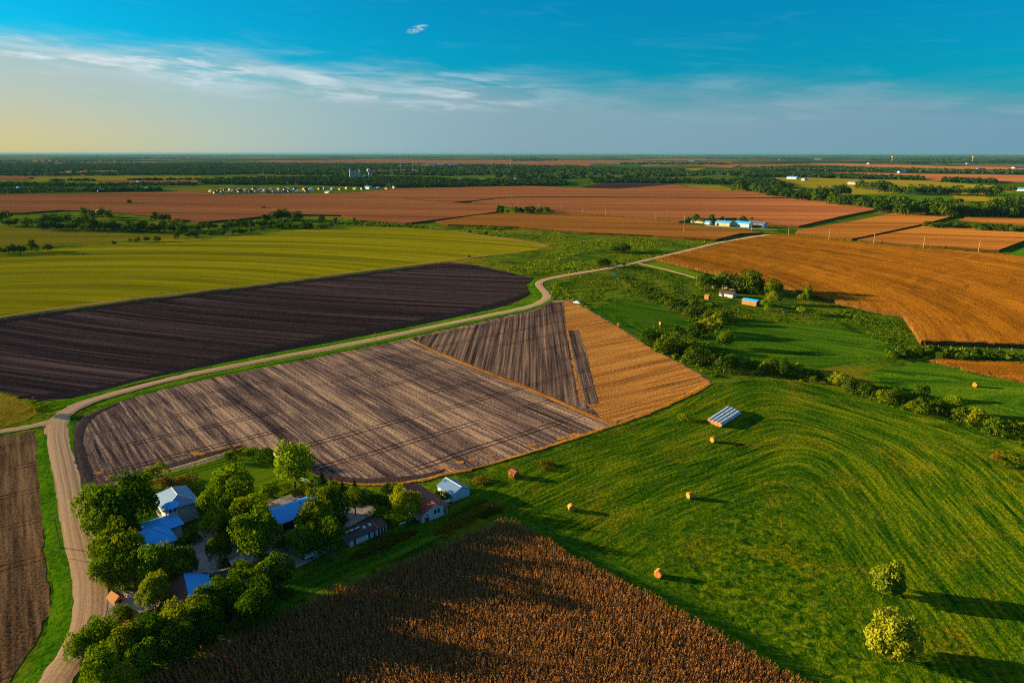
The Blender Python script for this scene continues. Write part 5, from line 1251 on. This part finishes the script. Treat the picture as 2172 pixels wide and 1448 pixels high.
t = empty('open_barn', G(1608,482), R(-46)); tag(t, 'open fronted far barn on posts at the end of the far farm', 'barn', FB)
mb = MB(); mb.box(-9, 9, 5.2, 5.4, 0, 4.6); mb.box(8.8, 9, -5.2, 5.2, 0, 4.6); mb.build('wall', blue_wall, t)
mb = MB(); mb.add([(-9.4,-5.8,4.2),(9.4,-5.8,4.2),(9.4,0,6.2),(-9.4,0,6.2),(9.4,5.8,4.4),(-9.4,5.8,4.4)], [(0,1,2,3),(3,2,4,5)]); mb.build('roof', tin, t)
for k in range(5):
    mb = MB(); mb.box(-.15, .15, -.15, .15, 0, 4.4); mb.build('post', pale_pole, t, loc=(-8.6 + k * 4.0, -5.2, 0))
building('house', 'long low yellowish house under the far farm trees', 'house', (1482,472.5), -46, 18, 8, 2.6, 4.2, cream_wall, tin, 0.4, ops=(('y-', -6, 1.6, 1, 2.2), ('y-', -2, 1.6, 1, 2.2), ('y-', 3, 1.6, 1, 2.2)), group=FB)
building('shed', 'small blue shed between the far house and the yellow barn', 'shed', (1502,476), -46, 7, 6, 3, 4.6, blue_wall, tin_blue, 0.3, group=FB)

# ------------------------------------------------------------------ middle distance trees
def band(pts, gap, w, name_lab, group, key='small', hf=0.95, start=0, jy=1.2, limit=60, jw=0.22):
    """a row of separate trees along a line in the photograph; crown middles, widths in photograph pixels"""
    P = [np.array(p, float) for p in pts]; seg = [np.linalg.norm(P[i + 1] - P[i]) for i in range(len(P) - 1)]; tot = sum(seg); n = max(1, int(tot / gap)) + 1
    for k in range(min(n, limit)):
        s = tot * k / max(1, n - 1); i = 0
        while i < len(seg) - 1 and s > seg[i]: s -= seg[i]; i += 1
        p = P[i] + (P[i + 1] - P[i]) * min(1, s / seg[i]); wx = w * random.uniform(1 - jw, 1 + jw)
        tree_at(p[0] + random.gauss(0, gap * .2), p[1] + random.gauss(0, jy), wx, ORD[start + k] + ' ' + name_lab, key, hf=hf * random.uniform(.85, 1.1), group=group)
c8 = lambda L: [(x / 3.62, 320 + y / 3.62) for x, y in L]
cc = lambda L: [(1572 + x / 3.62, 320 + y / 3.62) for x, y in L]
c9 = lambda L: [(420 + x / 3.62, 320 + y / 3.62) for x, y in L]
cb = lambda L: [(950 + x / 3.62, 320 + y / 3.62) for x, y in L]
LG = 'trees of the woodland at the pink brown field'
band(c8([(310,565),(700,575)]), 13, 21, 'tree in the front edge of the dark woodland, left of the gap', LG)
band(c8([(330,530),(640,535)]), 15, 20, 'tree in the second rank of the dark woodland', LG)
band(c8([(710,560),(900,580),(1390,585)]), 12.5, 22, 'tree in the tall front edge of the dark woodland, right of the gap', LG)
band(c8([(-60,500),(70,490)]), 14, 20, 'tree of the clump cut by the frame edge', LG)
band(c8([(60,540),(300,545)]), 14, 17, 'tree of the thin belt joining clump and woodland', LG)
band(c8([(1400,585),(1800,570),(2180,545)]), 14, 15, 'tree of the low belt below the pink brown field', LG)
for x, y, w, lab in [(650,465,70,'tall tree left of the half hidden white roof'),(705,490,72,'tree beneath the half hidden white roof'),(780,468,75,'tallest tree right of the half hidden white roof'),(828,492,60,'tree at the shadow end of the woodland farm'),(1195,505,62,'left tree of the grove in the pink brown field'),(1245,506,62,'middle tree of the grove in the pink brown field'),(1290,508,48,'right tree of the grove in the pink brown field'),(990,390,34,'lone yellowish bush out in the pink brown field'),(2022,434,24,'lone dark bush out in the pink brown field')]:
    tree_at(x / 3.62, 320 + y / 3.62, w / 3.62, lab, 'small', group=LG)
band(c9([(520,512),(660,490),(760,505)]), 11, 18, 'tree of the belt on the left of the yellow field tip', LG)
band(c9([(250,548),(420,560)]), 13, 15, 'tree between the two belts by the yellow field tip', LG)
band(c9([(560,572),(760,572),(1020,570)]), 12, 14, 'tree of the low hedge at the far edge of the yellow field', LG, hf=0.75)
for x, y, w, lab in [(950,525,58,'wide bush in the grass beyond the yellow field'),(1055,522,30,'small bush right of the wide one beyond the yellow field'),(1200,530,34,'round bush at the brown field corner'),(1058,548,22,'tiny bush below the small one beyond the yellow field')]:
    tree_at(420 + x / 3.62, 320 + y / 3.62, w / 3.62, lab, 'small', group=LG)
for k, (x, y, w) in enumerate([(1055,680,40),(1125,672,36),(1200,670,46),(1360,652,40),(1455,640,46),(1500,643,40),(1610,638,34),(1710,628,34),(1790,618,38),(1840,615,40),(1870,615,36),(1930,610,32),(2005,595,32),(875,705,26),(998,688,24),(360,735,58),(235,733,74),(150,748,60),(108,748,58),(60,755,50),(20,760,44),(-40,760,60)]):
    tree_at(x / 3.62, 320 + y / 3.62, w / 3.62, ORD[k] + ' separate tree in the field line between olive and yellow green fields', 'small', hf=0.92, group='field line trees')
for x, y, w, lab in [(410,457,36,'round tree left of the dark grove in the corn'),(460,465,22,'small bush left of the dark grove in the corn'),(515,453,62,'leftmost crown of the dark grove in the corn'),(568,457,52,'second crown of the dark grove in the corn'),(620,458,62,'third crown of the dark grove in the corn'),(662,459,60,'fourth crown of the dark grove in the corn'),(705,458,50,'fifth crown of the dark grove in the corn'),(748,440,46,'tallest crown at the right end of the dark grove'),(765,455,40,'last low crown at the right end of the dark grove'),
      (1845,522,42,'leftmost tree before the far farm house'),(1880,522,44,'second tree before the far farm house'),(1912,518,62,'tallest tree before the far farm house'),(1962,530,50,'fourth tree before the far farm house'),(2020,523,62,'last tree before the far farm house'),(2110,530,50,'tree behind the yellow-walled barn'),(2266,530,60,'tree behind the gap of the far barns'),(2330,524,28,'thin bent tree behind the open barn'),(290,632,34,'bush in the grass above the yellow field tip'),(165,620,30,'pale bush in the grass above the yellow field tip'),(165,808,22,'bush where the yellow field meets the black field')]:
    tree_at(950 + x / 3.62, 320 + y / 3.62, w / 3.62, lab, 'small', hf=0.95, group='trees in the far corn')
CG = 'trees of the far creek woods'
band(cc([(-20,265),(100,285),(330,325),(640,355),(760,378),(980,395)]), 9, 22, 'tree of the wooded creek along the far corn edge', CG, limit=36)
band(cc([(1010,395),(1300,410),(1700,435),(1850,450)]), 10, 25, 'back tree in the thick creek woods above the brown fields', CG)
band(cc([(1060,432),(1300,440),(1700,462),(1850,468),(2200,470)]), 11, 26, 'front tree in the thick creek woods above the brown fields', CG)
band(cc([(1930,430),(2060,405),(2200,395)]), 11, 28, 'big tree where the creek woods rise at the frame edge', CG)
band(cc([(590,305),(680,300)]), 9, 22, 'tree of the left half of the grove on the far meadow', CG)
band(cc([(745,305),(805,298)]), 8, 23, 'tree of the right half of the grove on the far meadow', CG)
band(cc([(900,258),(1200,292),(1700,305),(1900,302),(2080,285)]), 11, 19, 'tree of the wood across the far meadow', CG)
band(cc([(1440,568),(1740,576)]), 10, 15, 'tree of the hedge between two brown fields', CG, hf=0.8)
band(cc([(1820,590),(2200,606)]), 10, 15, 'tree of the hedge at the frame edge between brown fields', CG, hf=0.8)

# ------------------------------------------------------------------ woods far away, each one mass
def ico():
    t = (1 + 5 ** .5) / 2
    v = unit(np.array([(-1,t,0),(1,t,0),(-1,-t,0),(1,-t,0),(0,-1,t),(0,1,t),(0,-1,-t),(0,1,-t),(t,0,-1),(t,0,1),(-t,0,-1),(-t,0,1)], float))
    f = np.array([(0,11,5),(0,5,1),(0,1,7),(0,7,10),(0,10,11),(1,5,9),(5,11,4),(11,10,2),(10,7,6),(7,1,8),(3,9,4),(3,4,2),(3,2,6),(3,6,8),(3,8,9),(4,9,5),(2,4,11),(6,2,10),(8,6,7),(9,8,1)])
    return v, f
def woods(pts, n, w, h, seed, name='far_woodland', tufts=10, gaps=None):
    poly = np.array(PX(pts)); r = np.random.default_rng(seed); lo, hi = poly.min(0), poly.max(0)
    P = r.uniform(lo, hi, (int(n * 2.2), 2)); P = P[inside(P, poly)]
    if gaps: P = P[blobs(gaps[0], gaps[1], seed)(P * np.array([0.45, 1.0]), r)]
    P = P[:n]; k = len(P)
    s = r.uniform(0.6, 1.25, (k, 1)); hh = h * r.uniform(0.6, 1.2, (k, 1))
    d = r.normal(size=(k, tufts, 3)); d[..., 2] = np.abs(d[..., 2]); d = unit(d)
    c = np.stack([P[:, :1] + d[..., 0] * w * .45 * s, P[:, 1:] + d[..., 1] * w * .45 * s, hh * (0.45 + 0.5 * d[..., 2])], -1).reshape(-1, 3)
    q = leaf_quads(c, unit(d.reshape(-1, 3) + .35 * r.normal(size=(k * tufts, 3))), np.repeat(w * .62 * s[:, 0], tufts) * r.uniform(.7, 1.3, k * tufts), r)
    o = link(name, quads_mesh(name, q, leaf_far)); tag(o, kind='stuff'); return o
woods([(-300,352),(0,351),(420,347),(900,349),(1200,353),(1400,360),(1500,366),(1640,369),(1640,374),(1500,372),(1400,376),(1200,381),(1000,377),(900,373),(760,371),(520,371),(200,373),(-300,373)], 13000, 22, 7, 1, gaps=(90, -0.25))
woods([(420,384),(560,379.5),(760,376),(900,380),(1020,385),(1090,384),(1195,386),(1200,394),(1020,397.5),(860,399),(760,396.5),(640,393),(430,392)], 3600, 14, 8, 2, name='town_trees')
woods([(-300,392),(0,391),(200,392),(430,390),(430,393),(200,396),(-300,397)], 420, 13, 6, 3)
woods([(100,383.5),(200,382.5),(200,384),(110,385)], 40, 12, 5, 31)
woods([(270,382),(420,380.5),(420,382),(280,383.5)], 60, 12, 5, 32)
woods([(-300,404),(0,402),(170,403),(170,409),(0,412),(-300,412)], 260, 12, 6, 4)
woods([(180,401),(340,403),(340,407),(180,408)], 120, 12, 6, 5)
woods([(1572,357),(1700,352.5),(1822,355.5),(1850,357.5),(2000,361),(2200,364),(2400,367),(2400,371),(2172,369.5),(2000,367),(1850,365),(1700,363),(1572,366)], 3600, 20, 7, 6, gaps=(70, -0.4))
woods([(1250,381),(1500,384),(1640,386),(1640,395),(1580,394),(1450,389),(1260,388)], 900, 14, 7, 7)
woods([(1572,371),(1690,369),(1900,377),(1960,379.5),(1960,383),(1800,380),(1700,376.5),(1572,376)], 1100, 16, 9, 8)
woods([(1560,380),(1640,384),(1680,398),(1640,402),(1575,394)], 420, 14, 9, 9)
woods([(2000,383),(2110,384),(2110,390),(2000,387)], 200, 15, 9, 10)
for k, (x0, x1, y0, y1, n) in enumerate([(-200,300,341,344,350),(100,420,335.5,337.5,350),(700,1150,334.2,336.0,350),(1350,1700,335.2,336.6,300),(1850,2300,338,339.6,350),(1090,1180,340,342,120),(1320,1460,347,349,160),(1380,1560,347.5,350,160),(1900,2300,344,348,350),(-200,300,347.5,349,250),(1000,1600,331.8,332.8,300),(-200,600,331.2,332.4,350),(1750,2300,333.2,334.5,300)]):
    woods([(x0,y0),(x1,y0),(x1,y1),(x0,y1)], n // 2, 34, 7, 20 + k, tufts=8)

# ------------------------------------------------------------------ town, silos, factory
TG = 'houses at the edge of the town'
def house_mesh(L, Wd, hw, hr, seed, wm, rm):
    mb = MB(); hx, hy = L/2, Wd/2
    mb.add([(-hx,-hy,0),(hx,-hy,0),(hx,hy,0),(-hx,hy,0),(-hx,-hy,hw),(hx,-hy,hw),(hx,hy,hw),(-hx,hy,hw),(-hx,0,hr),(hx,0,hr)], [(0,1,5,4),(2,3,7,6),(1,2,6,9,5),(3,0,4,8,7)], 0)
    k = (hr - hw) / hy; o = .5
    for s in (-1, 1):
        f = (0,1,2,3) if s < 0 else (3,2,1,0)
        mb.add([(-hx-o,0,hr+.1),(hx+o,0,hr+.1),(hx+o,s*(hy+o),hw-k*o+.1),(-hx-o,s*(hy+o),hw-k*o+.1)], [f], 1)
    for i in range(3): mb.box(-hx + L*(.2+.28*i), -hx + L*(.2+.28*i) + 1.3, -hy - .06, -hy + .01, 1.0, 2.3, 2)
    return mesh('town_house', mb.v, mb.f, [wm, rm, glass], mb.m)
town_wall = paint_mat('town_wall', (0.52, 0.38, 0.17), rough=0.8, dirt=0.15)
HM = [house_mesh(13, 9, 3.4, 6.5, 0, town_wall, dark_roof), house_mesh(11, 9, 5.2, 8.2, 1, town_wall, dark_roof), house_mesh(15, 10, 3.2, 6.0, 2, town_wall, tin)]
tl = []
for i in range(17): tl.append((458 + i * 12.2, 410.5 - 0.05 * i - abs(i - 8) * .05, 'front row facing the brown field'))
for i in range(16): tl.append((452 + i * 14.0, 407.0 - .09 * i, 'second row behind the brown field'))
for i in range(13): tl.append((470 + i * 17.5, 404.5 - .18 * i, 'third row under the town trees'))
for i in range(10): tl.append((688 + i * 16.5, 401.8 - .25 * i + (i % 3) * .7, 'loose row between the town trees'))
for k, (x, y, lab) in enumerate(tl):
    rr = {'f': 0, 's': 17, 't': 33, 'l': 46}[lab[0]]
    o = link('town_house', HM[k % 3], None, scale=(.8, .8, .8), loc=G(x + random.gauss(0, 1.2), y), rz=R(random.choice((-46, -46, 44)) + random.gauss(0, 4)))
    tag(o, ORD[k - rr] + ' pale town house in the ' + lab, 'house', TG)
for k, (x, y, L, Wd, h, m_, lab) in enumerate([(697,411.5,16,10,4,cream_wall,'pale shed alone on the brown field corner below the town'),(782,401,22,12,5,white_wall,'white hall at the town edge right of the houses'),(832,396,22,12,5,cream_wall,'yellow roofed hall at the foot of the town trees'),(313,404,18,12,5,white_wall,'blue roofed white barn beyond the brown field'),(40,402,14,9,4,white_wall,'white house far left behind the brown field'),(215,406,16,9,4,cream_wall,'cream house at the left edge of the brown field'),(294,390,20,11,5,white_wall,'pale blue hall left of the tank group'),(250,405,14,9,4,cream_wall,'small cream house beside the left trees'),(985,385,42,20,6,white_wall,'long white hall in front of the town trees'),(1021,385.5,26,14,7,cream_wall,'orange walled hall beside the long white hall'),(1050,388,26,14,5,white_wall,'low white hall by the green lawn in the trees'),(1098,383,24,12,5,cream_wall,'pale hall behind the dark belt near the black field'),
     (1681,380,34,18,7,white_wall,'white farmhouse pair on the far meadow'),(1808,391.5,22,14,7,cream_wall,'cream house at the wood across the far meadow'),(1706,383,24,12,5,white_wall,'white barn beside the far meadow farmhouse'),(209,453,9,6,2.6,blue_wall,'white roofed barn half hidden in the woodland'),(2170,405.5,30,14,4,white_wall,'pale long barn at the frame edge across the creek woods')]):
    building('hall' if L > 20 else 'house', lab, 'building', (x, y), -46 + (90 if k % 3 == 2 else 0), L, Wd, h, h + 2.5, m_, tin if k % 2 else tin_blue, 0.4, group='scattered far buildings')
def silo(px, r, h, lab, dome=True):
    t = empty('silo', G(*px)); tag(t, lab, 'silo', 'grain silos above the town trees')
    mb = MB(); mb.lathe([(r, 0), (r, h)], 18); mb.build('shell', conc, t)
    mb = MB(); mb.lathe([(r * 1.04, h), (r * .8, h + r * .5), (.2, h + r * .8)], 18); mb.build('cap', steel, t)
silo((743.5,382), 2.6, 33, 'tallest slim silo, leftmost of the group'); silo((748,382), 3.2, 25, 'wide silo beside the tallest slim one'); silo((753,382), 3.0, 28, 'middle silo of the group'); silo((759.5,382), 2.8, 22, 'short silo left of the elevator tower'); silo((763.5,382), 2.2, 31, 'slim elevator tower silo'); silo((772,382), 6, 14, 'broad low silo beside the water tower'); silo((788,382), 3, 24, 'silo behind the water tower')
t = empty('water_tower', G(783,382)); tag(t, 'pale blue water tower with a ball shaped tank above the town trees', 'water tower')
mb = MB(); mb.lathe([(3.2, 0), (1.7, 5), (1.7, 26)], 14); mb.build('column', blue_wall, t)
mb = MB(); mb.lathe([(1.7, 25.5)] + [(6.2 * math.sin(a), 31 - 5.6 * math.cos(a)) for a in np.linspace(.3, 3.0, 10)], 18); mb.build('tank', blue_wall, t, smooth=True)
t = empty('factory', G(912,353.5)); tag(t, 'large white factory far behind the town trees', 'factory')
for x0, x1, y0, y1, h in ((-120, -30, -30, 40, 9), (-30, 90, -45, 60, 14), (90, 140, -20, 40, 8), (-10, 40, -60, -45, 20)):
    mb = MB(); mb.box(x0, x1, y0, y1, 0, h); mb.build('hall', white_wall, t)
    mb = MB(); mb.box(x0 - 1, x1 + 1, y0 - 1, y1 + 1, h, h + 1.2); mb.build('roof', cream_wall, t)
for k, (x, y, L, h, lab) in enumerate([(855,354.5,70,8,'low pale hall left of the far factory'),(870,353.5,50,7,'small pale hall touching the far factory'),(962,352.5,60,8,'pale hall right of the far factory'),(690,342,60,7,'tiny white farm far behind the silos'),(680,378,50,5,'grey roofs above the town trees left of the silos'),(1254,349.5,50,7,'tiny white farm on the far brown field'),(1310,344.5,60,7,'white farm group on the far horizon field'),(1466,342.5,70,8,'cream farm group at the horizon dark belt'),(1734,338.5,90,9,'white farm at the horizon belt'),(1846,348.5,60,7,'tiny white farm on the far pink field'),(1912,366.5,40,5,'small white barn under the far belt'),(2080,360,50,6,'white shed by the far green patch'),(2160,357.5,70,6,'white shed at the frame edge of the far green patch'),(1657,339,60,6,'pale farm at the horizon left of the far tower'),(2058,348.5,60,6,'pale barns between the far belts')]):
    building('farm_building', lab, 'building', (x, y), (k * 53) % 60 - 30, L, L * .35, h, h + 3, white_wall, tin, .4, group='tiny buildings near the horizon')
def mast(px, h, lab, w=1.0):
    t = empty('radio_mast', G(*px)); tag(t, lab, 'mast', 'thin masts in the distance')
    mb = MB(); mb.tube((0, 0, 0), (0, 0, h), w, w * .4, 6); mb.build('shaft', steel, t)
    mb = MB(); mb.box(-w * 1.6, w * 1.6, -.3, .3, h * .9, h * .92); mb.build('antenna', steel, t)
for x, y, h, lab in [(687,380,32,'thin mast left of the silos'),(832,372,40,'thin mast right of the water tower'),(851,372,46,'second thin mast right of the water tower'),(876,371,50,'third thin mast right of the water tower'),(896,370,60,'tallest thin mast before the far factory'),(1083,354,85,'mast on the far brown field'),(1042,356,70,'shorter mast on the far brown field')]:
    mast((x, y), h, lab)
mast((1326.5,334), 99, 'lone mast rising above the horizon', 3.0)
for x, y, lab in [(1892,341,'pale water tower on the horizon, nearer the middle'),(2063,341.5,'second pale water tower on the horizon')]:
    t = empty('water_tower', G(x, y)); tag(t, lab, 'water tower')
    mb = MB(); mb.lathe([(5, 0), (3, 8), (3, 36)], 10); mb.build('column', cream_wall, t)
    mb = MB(); mb.lathe([(3, 35), (11, 42), (11, 48), (2, 54)], 12); mb.build('tank', cream_wall, t)

# ------------------------------------------------------------------ the air
def haze():
    m = bpy.data.materials.new('haze'); m.use_nodes = True; b = NB(m.node_tree)
    v = b.n('ShaderNodeVolumePrincipled', Color=(0.09, 0.32, 0.50), Density=0.000022, Anisotropy=0.0)
    b.n('ShaderNodeOutputMaterial', Volume=v)
    mb = MB(); mb.box(-62500, 62500, -2500, 62500, -1.0, 101.0); o = mb.build('haze', m); o['kind'] = 'stuff'
haze()
